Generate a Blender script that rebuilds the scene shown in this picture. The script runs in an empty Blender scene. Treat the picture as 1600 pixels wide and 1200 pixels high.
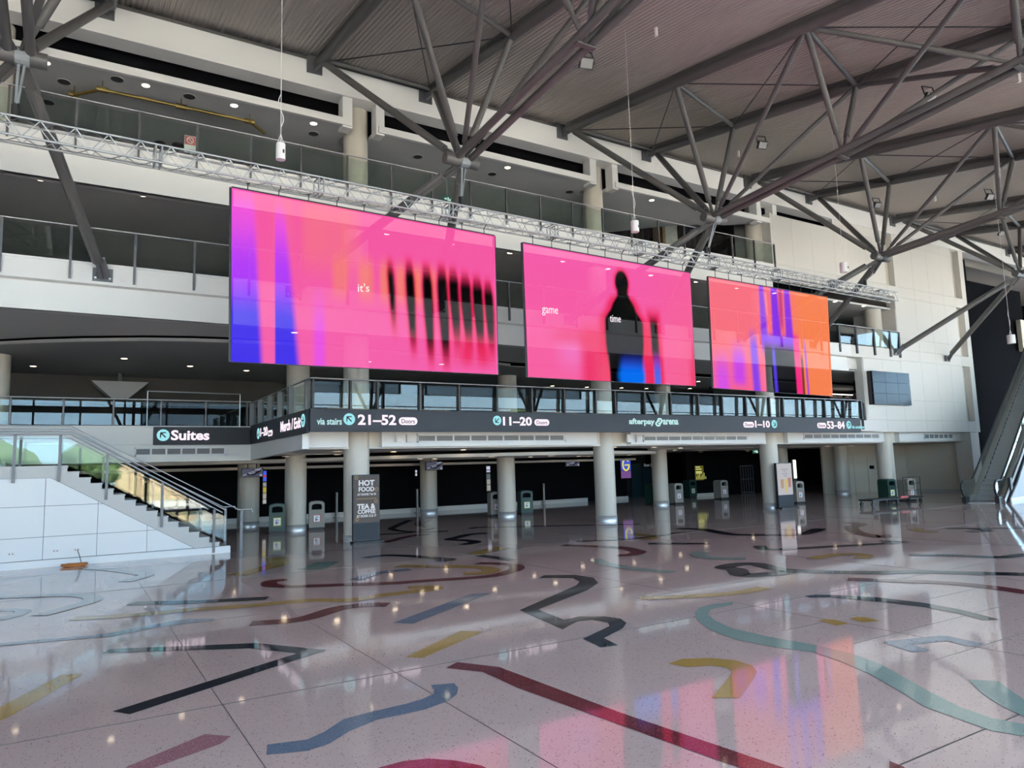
import bpy, math, random
from mathutils import Vector, Matrix
random.seed(7)
S = bpy.context.scene
COL = S.collection
# ------------------------------------------------------------------ camera
F = 1118.25; EYE = 2.25
yaw, pit, rol = (math.radians(a) for a in (31.69013, 6.655387, -1.650747))
cy, sy = math.cos(yaw), math.sin(yaw); cp, sp = math.cos(pit), math.sin(pit); cr, sr = math.cos(rol), math.sin(rol)
RX = Matrix(((cr, -sr, 0), (sr, cr, 0), (0, 0, 1))) @ Matrix(((1, 0, 0), (0, cp, sp), (0, -sp, cp)))
AX = [RX @ Vector(v) for v in ((cy, 0, sy), (-sy, 0, cy), (0, -1, 0))]      # world axes in camera space
O = Vector((0, 0, EYE))
cam = bpy.data.objects.new('camera', bpy.data.cameras.new('camera')); COL.objects.link(cam)
cam.data.sensor_width = 36; cam.data.lens = F / 1600 * 36; cam.data.clip_end = 500
m = Matrix.Identity(4)
for i in range(3):
    m[i][0] = AX[i][0]; m[i][1] = -AX[i][1]; m[i][2] = -AX[i][2]; m[i][3] = O[i]
cam.matrix_world = m
S.camera = cam
# ------------------------------------------------------------------ sky, sun, exposure
W = bpy.data.worlds.new('sky'); S.world = W; W.use_nodes = True
nt = W.node_tree; nt.nodes.clear()
tcs = nt.nodes.new('ShaderNodeTexCoord'); sxyz = nt.nodes.new('ShaderNodeSeparateXYZ'); rmp = nt.nodes.new('ShaderNodeValToRGB')
el = rmp.color_ramp.elements; el[0].position = 0.0; el[0].color = (.62, .81, .97, 1); el[1].position = 1.0; el[1].color = (.33, .50, .80, 1)
e2 = el.new(.12); e2.color = (.42, .70, 1.0, 1); e3 = el.new(.45); e3.color = (.62, .74, .94, 1)
bg = nt.nodes.new('ShaderNodeBackground'); bg.inputs[1].default_value = 9.5
wo = nt.nodes.new('ShaderNodeOutputWorld')
nt.links.new(tcs.outputs['Generated'], sxyz.inputs[0]); nt.links.new(sxyz.outputs[2], rmp.inputs[0])
nt.links.new(rmp.outputs[0], bg.inputs[0]); nt.links.new(bg.outputs[0], wo.inputs[0])
sl = bpy.data.lights.new('sun', 'SUN'); sl.energy = 100.0; sl.angle = 0.01; sl.color = (1, .93, .82)
sun = bpy.data.objects.new('sun', sl); COL.objects.link(sun)
sun.rotation_euler = Vector((-.25, -.5, -.8)).to_track_quat('-Z', 'Y').to_euler(); sun.location = (0, 40, 60)
pl = bpy.data.lights.new('window_portal', 'AREA'); pl.shape = 'RECTANGLE'; pl.size = 105; pl.size_y = 11.1
po = bpy.data.objects.new('window_portal', pl); COL.objects.link(po)
po.location = (23, -4.7, 5.65); po.rotation_euler = (math.radians(90), 0, 0)
pl.cycles.is_portal = True
pl2 = bpy.data.lights.new('side_portal', 'AREA'); pl2.shape = 'RECTANGLE'; pl2.size = 26; pl2.size_y = 13; pl2.cycles.is_portal = True
po2 = bpy.data.objects.new('side_portal', pl2); COL.objects.link(po2); po2.location = (75.5, 7.8, 6.6); po2.rotation_euler = (math.radians(90), 0, math.radians(90))
S.view_settings.view_transform = 'Standard'; S.view_settings.look = 'None'
S.view_settings.gamma = 1; S.view_settings.use_curve_mapping = False
S.view_settings.exposure = -0.04
c = S.cycles
c.max_bounces = 10; c.diffuse_bounces = 5; c.glossy_bounces = 4; c.transmission_bounces = 4; c.transparent_max_bounces = 24
c.caustics_reflective = False; c.caustics_refractive = False; c.sample_clamp_indirect = 30; c.use_denoising = True
# ------------------------------------------------------------------ helpers: pixel of the 1600x1200 frame -> point on a real plane
def ray(px, py):
    d = Vector((px - 800, py - 600, F)); return Vector((AX[0].dot(d), AX[1].dot(d), AX[2].dot(d)))
def PY(px, py, y): d = ray(px, py); return O + d * (y / d.y)
def PZ(px, py, z): d = ray(px, py); return O + d * ((z - EYE) / d.z)
def PX(px, py, x): d = ray(px, py); return O + d * (x / d.x)
def PP(px, py, p, n): d = ray(px, py); return O + d * ((p - O).dot(n) / d.dot(n))
V = Vector
ORG = {}
def link(o): COL.objects.link(o); return o
class MB:
    def __init__(s): s.v = []; s.f = []
    def add(s, vs, fs):
        k = len(s.v); s.v += [tuple(a) for a in vs]; s.f += [tuple(k + i for i in f) for f in fs]; return s
    def box(s, a, b):
        x0, y0, z0 = a; x1, y1, z1 = b
        return s.add([(x0,y0,z0),(x1,y0,z0),(x1,y1,z0),(x0,y1,z0),(x0,y0,z1),(x1,y0,z1),(x1,y1,z1),(x0,y1,z1)],
              [(0,3,2,1),(4,5,6,7),(0,1,5,4),(1,2,6,5),(2,3,7,6),(3,0,4,7)])
    def bar(s, p, q, w, h, up=V((0,0,1))):            # rectangular bar from p to q
        p = V(p); q = V(q); d = (q - p).normalized(); sd = d.cross(up)
        if sd.length < 1e-4: sd = d.cross(V((0,1,0)))
        sd.normalize(); u = sd.cross(d)
        a = sd * w / 2; b = u * h / 2
        return s.add([p-a-b, p+a-b, p+a+b, p-a+b, q-a-b, q+a-b, q+a+b, q-a+b],
              [(0,1,2,3),(7,6,5,4),(0,4,5,1),(1,5,6,2),(2,6,7,3),(3,7,4,0)])
    def tube(s, p, q, r, n=10, r2=None, caps=True):
        p = V(p); q = V(q); r2 = r if r2 is None else r2; d = (q - p).normalized()
        a = d.orthogonal().normalized(); b = d.cross(a); vs = []
        for c_, rr in ((p, r), (q, r2)):
            for i in range(n):
                t = 2 * math.pi * i / n; vs.append(c_ + a * math.cos(t) * rr + b * math.sin(t) * rr)
        fs = [(i, (i+1) % n, n + (i+1) % n, n + i) for i in range(n)]
        if caps: vs = vs + vs; fs += [tuple(range(3*n-1, 2*n-1, -1)), tuple(range(3*n, 4*n))]      # caps keep their own verts, so smooth sides stay clean
        return s.add(vs, fs)
    def path(s, pts, r, n=6):
        for a, b in zip(pts[:-1], pts[1:]): s.tube(a, b, r, n)
        return s
    def prism(s, poly, d):                             # polygon (3-D points in order) swept along d
        n = len(poly); d = V(d); vs = [V(p) for p in poly] + [V(p) + d for p in poly]
        return s.add(vs, [tuple(range(n)), tuple(range(2*n-1, n-1, -1))] + [(i, n+i, n+(i+1) % n, (i+1) % n) for i in range(n)])
    def lathe(s, cx, cy_, prof, n=24):                 # profile [(r,z)...] about a vertical axis
        vs = [(cx + r*math.cos(2*math.pi*i/n), cy_ + r*math.sin(2*math.pi*i/n), z) for r, z in prof for i in range(n)]
        fs = [(j*n+i, j*n+(i+1) % n, (j+1)*n+(i+1) % n, (j+1)*n+i) for j in range(len(prof)-1) for i in range(n)]
        return s.add(vs, fs)
    def mesh(s, name, mat, off=V((0,0,0)), smooth=False):
        me = bpy.data.meshes.new(name); me.from_pydata([tuple(V(a) - off) for a in s.v], [], s.f)
        if mat: me.materials.append(mat)
        if smooth: me.polygons.foreach_set('use_smooth', [True] * len(me.polygons))
        me.validate(); me.update(); return me
    def build(s, name, mat, parent=None, smooth=False, label=None, kind=None):
        off = ORG[parent.name] if parent else V((0,0,0))
        o = link(bpy.data.objects.new(name, s.mesh(name, mat, off, smooth)))
        ORG[o.name] = off
        if parent: o.parent = parent
        if label: o['label'] = label
        if kind: o['kind'] = kind
        return o
def thing(name, label, cat, loc, group=None):
    o = link(bpy.data.objects.new(name, None)); o.location = loc; o.empty_display_size = .1
    ORG[o.name] = V(loc); o['label'] = label; o['category'] = cat
    if group: o['group'] = group
    return o
def tag(o, label, cat, group=None):
    o['label'] = label; o['category'] = cat
    if group: o['group'] = group
    return o
def inst(me, name, parent, loc, rot=(0,0,0)):          # a part sharing mesh data, placed at a world point
    o = link(bpy.data.objects.new(name, me)); o.parent = parent
    o.location = V(loc) - ORG[parent.name]; o.rotation_euler = rot; ORG[o.name] = V(loc); return o
def dup(root, loc, label=None, rotz=None, group=None):
    r = link(root.copy()); r.location = loc; ORG[r.name] = V(loc)
    if rotz is not None: r.rotation_euler = (0, 0, rotz)
    if label: r['label'] = label
    if group: r['group'] = group
    for ch in root.children:
        c_ = link(ch.copy()); c_.parent = r
        for g in ch.children:
            d = link(g.copy()); d.parent = c_
    return r
ORD = ['first','second','third','fourth','fifth','sixth','seventh','eighth','ninth','tenth','eleventh','twelfth','thirteenth','fourteenth','fifteenth','sixteenth','seventeenth','eighteenth','nineteenth','twentieth']
# ------------------------------------------------------------------ materials
def mat(name, col, rough=.5, metal=0., var=.04, scale=6., spec=.5, bump=0.):
    M = bpy.data.materials.new(name); M.use_nodes = True; t = M.node_tree; b = t.nodes['Principled BSDF']
    b.inputs['Roughness'].default_value = rough; b.inputs['Metallic'].default_value = metal; b.inputs['Specular IOR Level'].default_value = spec
    tc = t.nodes.new('ShaderNodeTexCoord'); nz = t.nodes.new('ShaderNodeTexNoise'); nz.inputs['Scale'].default_value = scale; nz.inputs['Detail'].default_value = 3
    mx = t.nodes.new('ShaderNodeMix'); mx.data_type = 'RGBA'
    mx.inputs[6].default_value = (*[a * (1 - var) for a in col], 1); mx.inputs[7].default_value = (*[min(1, a * (1 + var)) for a in col], 1)
    t.links.new(tc.outputs['Object'], nz.inputs['Vector']); t.links.new(nz.outputs[0], mx.inputs[0]); t.links.new(mx.outputs[2], b.inputs['Base Color'])
    if bump:
        bp = t.nodes.new('ShaderNodeBump'); bp.inputs['Strength'].default_value = bump; bp.inputs['Distance'].default_value = .01
        t.links.new(nz.outputs[0], bp.inputs['Height']); t.links.new(bp.outputs[0], b.inputs['Normal'])
    return M
def emit(name, col, strength):
    M = bpy.data.materials.new(name); M.use_nodes = True; t = M.node_tree; t.nodes.clear()
    e = t.nodes.new('ShaderNodeEmission'); e.inputs[0].default_value = (*col, 1); e.inputs[1].default_value = strength
    o = t.nodes.new('ShaderNodeOutputMaterial'); t.links.new(e.outputs[0], o.inputs[0]); return M
def glass_mat(name, tint=(.90,.95,.93), ior=1.5, gain=1.0):
    M = bpy.data.materials.new(name); M.use_nodes = True; t = M.node_tree; t.nodes.clear()
    tr = t.nodes.new('ShaderNodeBsdfTransparent'); tr.inputs[0].default_value = (*tint, 1)
    gl = t.nodes.new('ShaderNodeBsdfGlossy'); gl.inputs['Roughness'].default_value = 0.0; gl.inputs[0].default_value = (1, 1, 1, 1)
    fr = t.nodes.new('ShaderNodeFresnel'); fr.inputs[0].default_value = ior
    gm = t.nodes.new('ShaderNodeNewGeometry'); io = t.nodes.new('ShaderNodeMapRange'); io.inputs[3].default_value = ior; io.inputs[4].default_value = 1/ior      # thin pane: same reflectance on both faces
    t.links.new(gm.outputs['Backfacing'], io.inputs[0]); t.links.new(io.outputs[0], fr.inputs[0])
    mu = t.nodes.new('ShaderNodeMath'); mu.operation = 'MULTIPLY'; mu.inputs[1].default_value = gain; mu.use_clamp = True
    mx = t.nodes.new('ShaderNodeMixShader'); o = t.nodes.new('ShaderNodeOutputMaterial')
    t.links.new(fr.outputs[0], mu.inputs[0]); t.links.new(mu.outputs[0], mx.inputs[0]); t.links.new(tr.outputs[0], mx.inputs[1]); t.links.new(gl.outputs[0], mx.inputs[2]); t.links.new(mx.outputs[0], o.inputs[0])
    return M
def terrazzo(name, col, chip, chip2, rough=.05):
    M = bpy.data.materials.new(name); M.use_nodes = True; t = M.node_tree; b = t.nodes['Principled BSDF']
    tc = t.nodes.new('ShaderNodeTexCoord')
    def vor(scale, lo, hi):
        v = t.nodes.new('ShaderNodeTexVoronoi'); v.inputs['Scale'].default_value = scale; v.inputs['Randomness'].default_value = 1
        t.links.new(tc.outputs['Object'], v.inputs['Vector'])
        s1 = t.nodes.new('ShaderNodeSeparateColor'); t.links.new(v.outputs['Color'], s1.inputs[0])
        g = t.nodes.new('ShaderNodeMath'); g.operation = 'GREATER_THAN'; g.inputs[1].default_value = lo; t.links.new(s1.outputs[0], g.inputs[0])
        l = t.nodes.new('ShaderNodeMath'); l.operation = 'LESS_THAN'; l.inputs[1].default_value = hi; t.links.new(v.outputs['Distance'], l.inputs[0])
        m_ = t.nodes.new('ShaderNodeMath'); m_.operation = 'MULTIPLY'; t.links.new(g.outputs[0], m_.inputs[0]); t.links.new(l.outputs[0], m_.inputs[1]); return m_
    nz = t.nodes.new('ShaderNodeTexNoise'); nz.inputs['Scale'].default_value = .35; nz.inputs['Detail'].default_value = 4; t.links.new(tc.outputs['Object'], nz.inputs['Vector'])
    m0 = t.nodes.new('ShaderNodeMix'); m0.data_type = 'RGBA'; m0.inputs[6].default_value = (*[a * .94 for a in col], 1); m0.inputs[7].default_value = (*[a * 1.06 for a in col], 1)
    t.links.new(nz.outputs[0], m0.inputs[0]); last = m0
    for (sc, lo, hi, cc) in ((60, .88, .33, chip), (95, .80, .36, chip2), (40, .965, .30, chip)):
        k = vor(sc, lo, hi); mm = t.nodes.new('ShaderNodeMix'); mm.data_type = 'RGBA'; mm.inputs[7].default_value = (*cc, 1)
        t.links.new(k.outputs[0], mm.inputs[0]); t.links.new(last.outputs[2], mm.inputs[6]); last = mm
    t.links.new(last.outputs[2], b.inputs['Base Color'])
    b.inputs['Roughness'].default_value = rough; b.inputs['IOR'].default_value = 1.75
    n2 = t.nodes.new('ShaderNodeTexNoise'); n2.inputs['Scale'].default_value = 1.3; n2.inputs['Detail'].default_value = 2; t.links.new(tc.outputs['Object'], n2.inputs['Vector'])
    bp = t.nodes.new('ShaderNodeBump'); bp.inputs['Strength'].default_value = .018; bp.inputs['Distance'].default_value = .02
    t.links.new(n2.outputs[0], bp.inputs['Height']); t.links.new(bp.outputs[0], b.inputs['Normal'])
    return M
M = dict(
 white=mat('white_paint', (.70,.695,.675), .45, var=.02, scale=.7),
 wallwhite=mat('wall_panel_white', (.61,.59,.55), .5, var=.025, scale=.5),
 beige=mat('beige_paint', (.66,.60,.50), .6, var=.03, scale=.8),
 slot=mat('recess_beige', (.50,.47,.41), .6, var=.03),
 column=mat('column_paint', (.54,.50,.43), .42, var=.03, scale=1.2),
 steelring=mat('brushed_steel', (.66,.66,.66), .38, .6, var=.05, scale=20),
 soffit=mat('grey_soffit', (.52,.52,.52), .6, var=.02, scale=.5),
 soffit_low=mat('ground_soffit', (.62,.60,.57), .6, var=.02),
 dark=mat('charcoal_wall', (.022,.021,.022), .9, var=.15, spec=.12),
 black=mat('black_paint', (.005,.005,.006), .9, spec=.08),
 drape=mat('theatre_drape', (.006,.006,.008), .95, spec=.05),
 curtain=mat('black_curtain', (.014,.014,.016), .95, spec=.05),
 brown=mat('dark_timber', (.10,.055,.03), .5, var=.2, scale=14),
 steel=mat('grey_steel_paint', (.105,.10,.097), .42, var=.03, scale=3, spec=.4),
 roof=mat('roof_deck', (.47,.425,.385), .5, var=.03, scale=.6),
 alu=mat('truss_aluminium', (.42,.43,.44), .4, .7, var=.04),
 rail=mat('stainless', (.42,.42,.43), .35, .9, var=.03),
 post=mat('post_grey', (.13,.132,.138), .4, .3),
 escwhite=mat('escalator_cladding', (.40,.415,.42), .5), lens=mat('floodlight_lens', (.30,.29,.28), .4),
 postdark=mat('post_dark', (.05,.05,.052), .4, .3),
 glass=glass_mat('clear_glass', gain=.85),
 facade_glass=glass_mat('facade_glass', (.93,.95,.95)),
 sign=mat('sign_charcoal', (.034,.038,.046), .5, var=.03, spec=.3),
 signtxt=emit('sign_pinkwhite', (1.,.86,.97), 1.15),
 signcyan=emit('sign_cyan', (.36,.82,.88), 1.0), signpale=emit('sign_palecyan', (.55,.85,.86), 1.0),
 lamp=emit('downlight_glow', (1.,.80,.56), 9.),
 ring=mat('downlight_ring', (.6,.6,.6), .4),
 frame=mat('screen_frame', (.02,.02,.022), .4),
 green=mat('bin_green', (.007,.042,.031), .45, var=.06),
 binbeige=mat('bin_beige', (.27,.245,.21), .5, var=.05),
 paper=mat('notice_paper', (.8,.8,.8), .6), yellow=mat('yellow_border', (.75,.68,.12), .6), red=mat('red_border', (.6,.12,.12), .6), ink=mat('ink', (.08,.09,.16), .6),
 stairgrey=mat('stair_stone', (.50,.49,.47), .55, var=.03, scale=5), stairwhite=mat('stair_panel_white', (.69,.70,.70), .42, var=.015, scale=1.),
 rubber=mat('black_rubber', (.015,.015,.015), .5), step=mat('escalator_step', (.36,.35,.34), .55, .0), escmetal=mat('escalator_metal', (.26,.245,.23), .4, .4),
 cord=mat('orange_cord', (.48,.17,.04), .6), vent=mat('vent_dark', (.05,.05,.052), .6), louvre=mat('vent_louvre', (.34,.34,.34), .5), ventwhite=mat('vent_frame', (.7,.71,.71), .45),
 gold=mat('gold_pipe', (.22,.155,.045), .35, .6), wood=mat('timber', (.32,.20,.10), .5, var=.15, scale=12),
 plastic=mat('white_plastic', (.72,.68,.66), .4), teal=mat('teal_door', (.01,.035,.045), .4),
)
# ================================================================== STRUCTURE
def zdeck(y): return 15.87 - .165 * (22 - y)
def box(name, a, b, mt, parent=None, kind='structure', label=None):
    return MB().box(a, b).build(name, M[mt] if isinstance(mt, str) else mt, parent, label=label, kind=kind if parent is None else None)
FLOORM = terrazzo('terrazzo_pale', (.58,.44,.405), (.18,.135,.125), (.68,.555,.515))
floor = MB().box((-30,-5.4,-.3), (76,41,0)).build('floor', FLOORM, kind='structure')
# thin divider strips in the terrazzo
strip = mat('divider_strip', (.10,.085,.075), .35, .5)
for y in (3.27, 7.85, 12.4, 17.0): MB().box((-30,y-.006,0), (76,y+.006,.003)).build('divider_strip', strip, floor)
for x in (-8.5,-3.5, 1.37, 3.2, 9.15, 14.5, 19.8, 25.1, 30.4, 35.7): MB().box((x-.003,-5,0), (x+.003,22,.0028)).build('divider_strip', strip, floor)
for y in (5.55, 4.6, 6.5, 9.5, 10.6): MB().box((8.2,y-.004,0), (13.5,y+.004,.0028)).build('divider_strip', strip, floor)
# ---- roof: corrugated deck in bays
ceil = MB().box((-30, 22.3, 15.95), (76, 41, 16.15)).build('ceiling', M['roof'], kind='structure')
edges = [-26, -12, -4.2, .49, 6.45, 10.4, 16.35, 20.8, 27.2, 31.8, 39.24, 45, 52, 60, 68, 76]
for a, b in zip(edges[:-1], edges[1:]):
    mb = MB(); n = max(4, round((b - a) / .135)); w = (b - a) / n; vs = []
    for i in range(n):
        x = a + i * w
        for dx, dz in ((0, 0), (.38 * w, 0), (.5 * w, .032), (.88 * w, .032)):
            for y in (22.35, -5.2): vs.append((x + dx, y, zdeck(y) + dz))
    for y in (22.35, -5.2): vs.append((b, y, zdeck(y)))
    k = len(vs) // 2
    mb.add(vs, [(2*i, 2*i+1, 2*i+3, 2*i+2) for i in range(k-1)])
    mb.build('roof_sheet', M['roof'], ceil)
lid = [(-30,22.35,zdeck(22.35)+.25), (76,22.35,zdeck(22.35)+.25), (76,-5.4,zdeck(-5.4)+.25), (-30,-5.4,zdeck(-5.4)+.25)]
MB().prism(lid, (0,0,.2)).build('roof_insulation', M['roof'], ceil)
# ---- outer shell
box('wall_left', (-30,-5.4,0), (-29.7,41,16), 'soffit')
box('wall_right', (75.7,21,0), (76,41,16), 'dark')
win2 = MB().box((75.7,-5.4,0), (76,21,.18)).build('window_2', M['post'], kind='structure')
for i in range(9): MB().box((75.75,-5.2+i*3.2-.07,.18), (75.95,-5.2+i*3.2+.07,zdeck(-5.2+i*3.2)+.2)).build('mullion', M['post'], win2)
for z, h in ((1.1,.05),(3.2,.07),(5.4,.06),(7.35,.5),(8.55,.05)): MB().box((75.75,-5.4,z), (75.95,21,z+h)).build('transom', M['post'], win2)
MB().prism([(75.84,-5.4,.18),(75.84,21,.18),(75.84,21,15.8),(75.84,-5.4,11.4)], (.02,0,0)).build('pane', M['facade_glass'], win2)
box('wall_back', (-29.7,40,0), (75.7,40.4,16), 'black')
# ---- glazed front behind the camera
win = MB().box((-29.7,-5.4,0), (75.7,-5.1,.18)).build('window_1', M['post'], kind='structure')
for i in range(36):
    x = -29.5 + i * 3.0; MB().box((x-.07,-5.32,.18), (x+.07,-5.0,11.2)).build('mullion', M['post'], win)
for z, h in ((1.1,.05),(3.2,.07),(5.4,.06),(7.35,.5),(8.55,.05)): MB().box((-29.7,-5.3,z), (75.7,-5.05,z+h)).build('transom', M['post'], win)
MB().box((-29.7,-5.4,11.2), (75.7,-5.0,11.6)).build('head_panel', M['dark'], win)
MB().box((-29.7,-5.21,.18), (75.7,-5.19,11.2)).build('pane', M['facade_glass'], win)
for i in range(8):
    x = -22 + i * 13
    for dx, dy in ((-2.6,.0),(2.6,.0),(0,1.8)): MB().tube((x,-3.6,4.6), (x+dx,-4.4+dy,10.2), .11, 8).build('branching_strut', M['post'], win)
    MB().tube((x,-3.6,0), (x,-3.6,4.7), .16, 10).build('branching_strut', M['post'], win)
# ---- the plaza outside (seen only as reflections)
pav = mat('plaza_paving', (.42,.40,.37), .8, var=.08); leaf = mat('leaf_green', (.05,.09,.025), .8, var=.5, scale=2); tan = mat('sandstone', (.50,.38,.25), .8, var=.12)
ground = MB().box((-220,-220,-.5), (260,-5.4,-.05)).build('ground', pav, kind='structure')
for a, b, mt in (((-34,-75,0),(-16,-60,9),tan), ((4,-40,0),(11,-34,5.0),tan), ((18,-95,0),(52,-80,5.5),pav), ((60,-90,0),(95,-76,6),tan)):
    MB().box(a, b).build('backdrop_building', mt, kind='structure')
for x, y, r in ((-5,-26,2.6),(1.5,-30,2.4),(33,-48,3.5),(58,-50,4)):
    mb = MB(); mb.tube((x,y,0),(x,y,2.2),.2,7)
    for k in range(26):
        a = random.uniform(0,6.28); e = random.uniform(-.6,1.4); q = V((x+math.cos(a)*math.cos(e)*r*.75, y+math.sin(a)*math.cos(e)*r*.75, 3.2+math.sin(e)*r*.7))
        mb.lathe(q.x, q.y, [(.02,q.z-r*.4),(r*.34,q.z-r*.2),(r*.42,q.z),(r*.3,q.z+r*.25),(.02,q.z+r*.4)], 8)
    mb.build('backdrop_tree', leaf, kind='structure')
# ================================================================== LEVELS
# ---- top roof fascia and soffit
MB().box((-29.7,21.95,14.72), (76,22.25,15.62)).box((-29.7,22.25,14.72), (76,22.62,14.78)).build('trim_1', M['white'], kind='structure')
MB().box((-29.7,21.93,15.62), (76,22.3,15.72)).build('trim_2', M['steel'], kind='structure')
box('wall_upper_void', (-29.7,23.0,13.9), (36,23.1,15.9), 'black')
# ---- top level: ceiling, edge strip, back wall, floor slab
MB().box((-29.7,22.0,13.72), (7.6,22.12,13.96)).box((8.55,22.0,13.72), (17.85,22.12,13.96)).box((18.95,22.0,13.72), (28.6,22.12,13.96)).build('trim_3', M['white'], kind='structure')
for k, x in enumerate((8.05, 18.4, 28.5)):
    MB().box((x-.75,22.05,13.66), (x-.42,22.5,14.74)).box((x+.42,22.05,13.66), (x+.72,22.5,14.74)).build('trim_%d' % (k+4), M['white'], kind='structure')
MB().box((-29.7,22.1,13.76), (7.6,23.45,13.9)).box((8.5,22.1,13.76), (17.99,23.45,13.9)).box((18.91,22.1,13.76), (21.3,23.45,13.9)).box((-29.7,23.45,13.76), (21.3,32,13.9)).prism([(21.3,22.1,13.76),(28.6,22.1,13.76),(27.2,23.2,13.76),(24.6,24.6,13.76),(21.3,28,13.76)], (0,0,.14)).build('ceiling_top_level', M['soffit'], kind='structure')
box('wall_top_level', (-29.7,32,11), (34,32.3,15.9), 'dark')
def fascia(n, x0, x1, zt, zs, zb):
    MB().box((x0,21.92,zs), (x1,22.45,zt)).box((x0,22.2,zb), (x1,22.5,zs)).box((x0,22.14,zb), (x1,22.3,zb+.14)).box((x0,21.9,zt-.06),(x1,22.5,zt)).build('trim_%d' % n, M['white'], kind='structure')
fascia(7, -29.7, 28.75, 11.62, 11.12, 10.36)
fascia(8, -29.7, 34.2, 8.08, 7.5, 6.72)
box('floor_top_level', (-29.7,22.45,11.2), (34,36,11.6), 'dark')
box('ceiling_middle_level', (-29.7,22.3,10.4), (46,36,10.5), 'soffit')
box('floor_middle_level', (-29.7,22.45,7.55), (46,36,8.05), 'dark')
box('wall_middle_level', (-29.7,31.5,8.05), (46,31.8,10.4), 'dark')
# mezzanine ceiling with the curved step
cl = [PZ(px, py, 6.74) for px, py in ((0,531),(60,528),(130,526),(225,525),(300,526),(360,528))]
crv = [(-12,31.5,6.76),(-6,29.3,6.76)] + [(p.x, p.y, 6.76) for p in cl] + [(6.4,24.3,6.76),(10,24.7,6.76),(16,26,6.76)]
MB().prism([(-29.7,22.3,6.76)] + [(-29.7,31.5,6.76)] + crv + [(46,26,6.76),(46,22.3,6.76)], (0,0,.1)).build('ceiling_mezzanine', M['soffit'], kind='structure')
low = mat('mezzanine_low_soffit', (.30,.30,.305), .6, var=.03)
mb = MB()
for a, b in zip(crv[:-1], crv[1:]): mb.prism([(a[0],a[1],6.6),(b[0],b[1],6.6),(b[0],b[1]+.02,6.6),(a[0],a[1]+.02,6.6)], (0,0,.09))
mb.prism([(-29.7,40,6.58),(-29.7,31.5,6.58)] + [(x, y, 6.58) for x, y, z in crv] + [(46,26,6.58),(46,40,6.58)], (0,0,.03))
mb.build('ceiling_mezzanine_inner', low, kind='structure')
# mezzanine floor slab: set back on the left, forward on the right of X = 5.95
MB().box((-29.7,29.35,3.55), (6.0,40,4.08)).box((6.0,21.15,3.55), (34.9,40,4.08)).box((34.9,24,3.55),(46,40,4.08)).build('floor_mezzanine', M['soffit_low'], kind='structure')
MB().box((-29.7,29.2,3.46), (2.55,29.4,4.12)).box((-29.7,29.15,4.06), (5.98,29.45,4.14)).box((-29.7,29.28,2.82), (6.02,29.5,3.47)).build('trim_9', M['white'], kind='structure')
MB().prism([(5.99,29.4,2.84),(5.99,21.95,2.99),(5.99,21.95,3.5),(5.99,29.4,3.5)], (.2,0,0)).build('trim_10', M['white'], kind='structure')
# white beams between the front columns, below the sign band
for k, (x0, x1) in enumerate(((6.0,7.6),(8.75,17.75),(19.5,27.75),(29.35,37.3),(38.75,45.15))):
    mb = MB().box((x0,22.45,3.05), (x1,22.75,3.58)); mb.build('trim_%d' % (11+k), M['white'], kind='structure')
MB().box((6.0,22.72,3.0), (45.5,23.1,3.56)).build('trim_16', M['beige'], kind='structure')
# ground-level ceiling and curved raft with painted shade in its gap
MB().box((6.0,22.7,3.0), (46.3,28,3.06)).box((-29.7,29.5,2.86), (6.05,40,2.92)).box((6.0,28,2.98),(46.3,40,3.04)).build('ceiling_ground', M['soffit_low'], kind='structure')
raft = [(2,31.5),(5.5,30.6),(8.6,28.2),(9.92,27.2),(12.39,25.6),(16.24,24.4),(18.7,24.3),(21,24.75),(23.6,25.8),(25.2,27.2),(25.8,28.6),(25.4,30.2),(23.5,31.6),(19,32.2),(2,32.4)]
sm = []
for i in range(len(raft)-1):                             # light smoothing of the outline
    p0 = raft[max(0,i-1)]; p1 = raft[i]; p2 = raft[i+1]; p3 = raft[min(len(raft)-1,i+2)]
    for k in range(4):
        t = k/4; sm.append(tuple(.5*((2*p1[j])+(-p0[j]+p2[j])*t+(2*p0[j]-5*p1[j]+4*p2[j]-p3[j])*t*t+(-p0[j]+3*p1[j]-3*p2[j]+p3[j])*t**3) for j in (0,1)))
sm.append(raft[-1])
MB().prism([(x, y, 2.72) for x, y in sm], (0,0,.13)).build('ceiling_raft', M['soffit_low'], kind='structure')
MB().prism([(18+(x-18)*.95, 29+(y-29)*.9, 2.9) for x, y in sm], (0,0,.08)).build('ceiling_raft_gap_shade', M['black'], kind='structure')  # black slab stands in for the shade in the open gap above the raft
# ---- ground level back walls
box('wall_ground_back', (-29.7,36.2,0), (30.9,36.5,3.0), 'black')
MB().box((-29.7,36.1,0), (27.6,36.2,.24)).box((28.6,36.1,0), (30.9,36.2,.2)).build('baseboard_back', M['wallwhite'], kind='structure')
box('wall_ground_bulkhead', (-29.7,35.2,2.5), (30.9,36.2,2.62), 'soffit_low')
box('wall_ground_niche', (31,38.2,0), (34.4,38.4,3.0), 'dark')
box('wall_ground_east', (34.4,34.3,0), (46.4,34.6,3.0), 'black')
MB().box((34.6,34.22,0), (37.6,34.3,.2)).build('baseboard_east', M['beige'], kind='structure')
# beige walls at the right end
MB().prism([(41.6,29.3,0),(46.4,26.6,0),(46.5,26.8,0),(41.7,29.5,0)], (0,0,3.0)).build('wall_passage_diagonal', M['beige'], kind='structure')
MB().box((46.4,22.4,0), (46.6,26.7,3.0)).build('wall_passage_side', M['beige'], kind='structure')
MB().box((46.34,22.9,0), (46.4,26.5,.16)).build('baseboard_side', M['stairgrey'], kind='structure')
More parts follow.
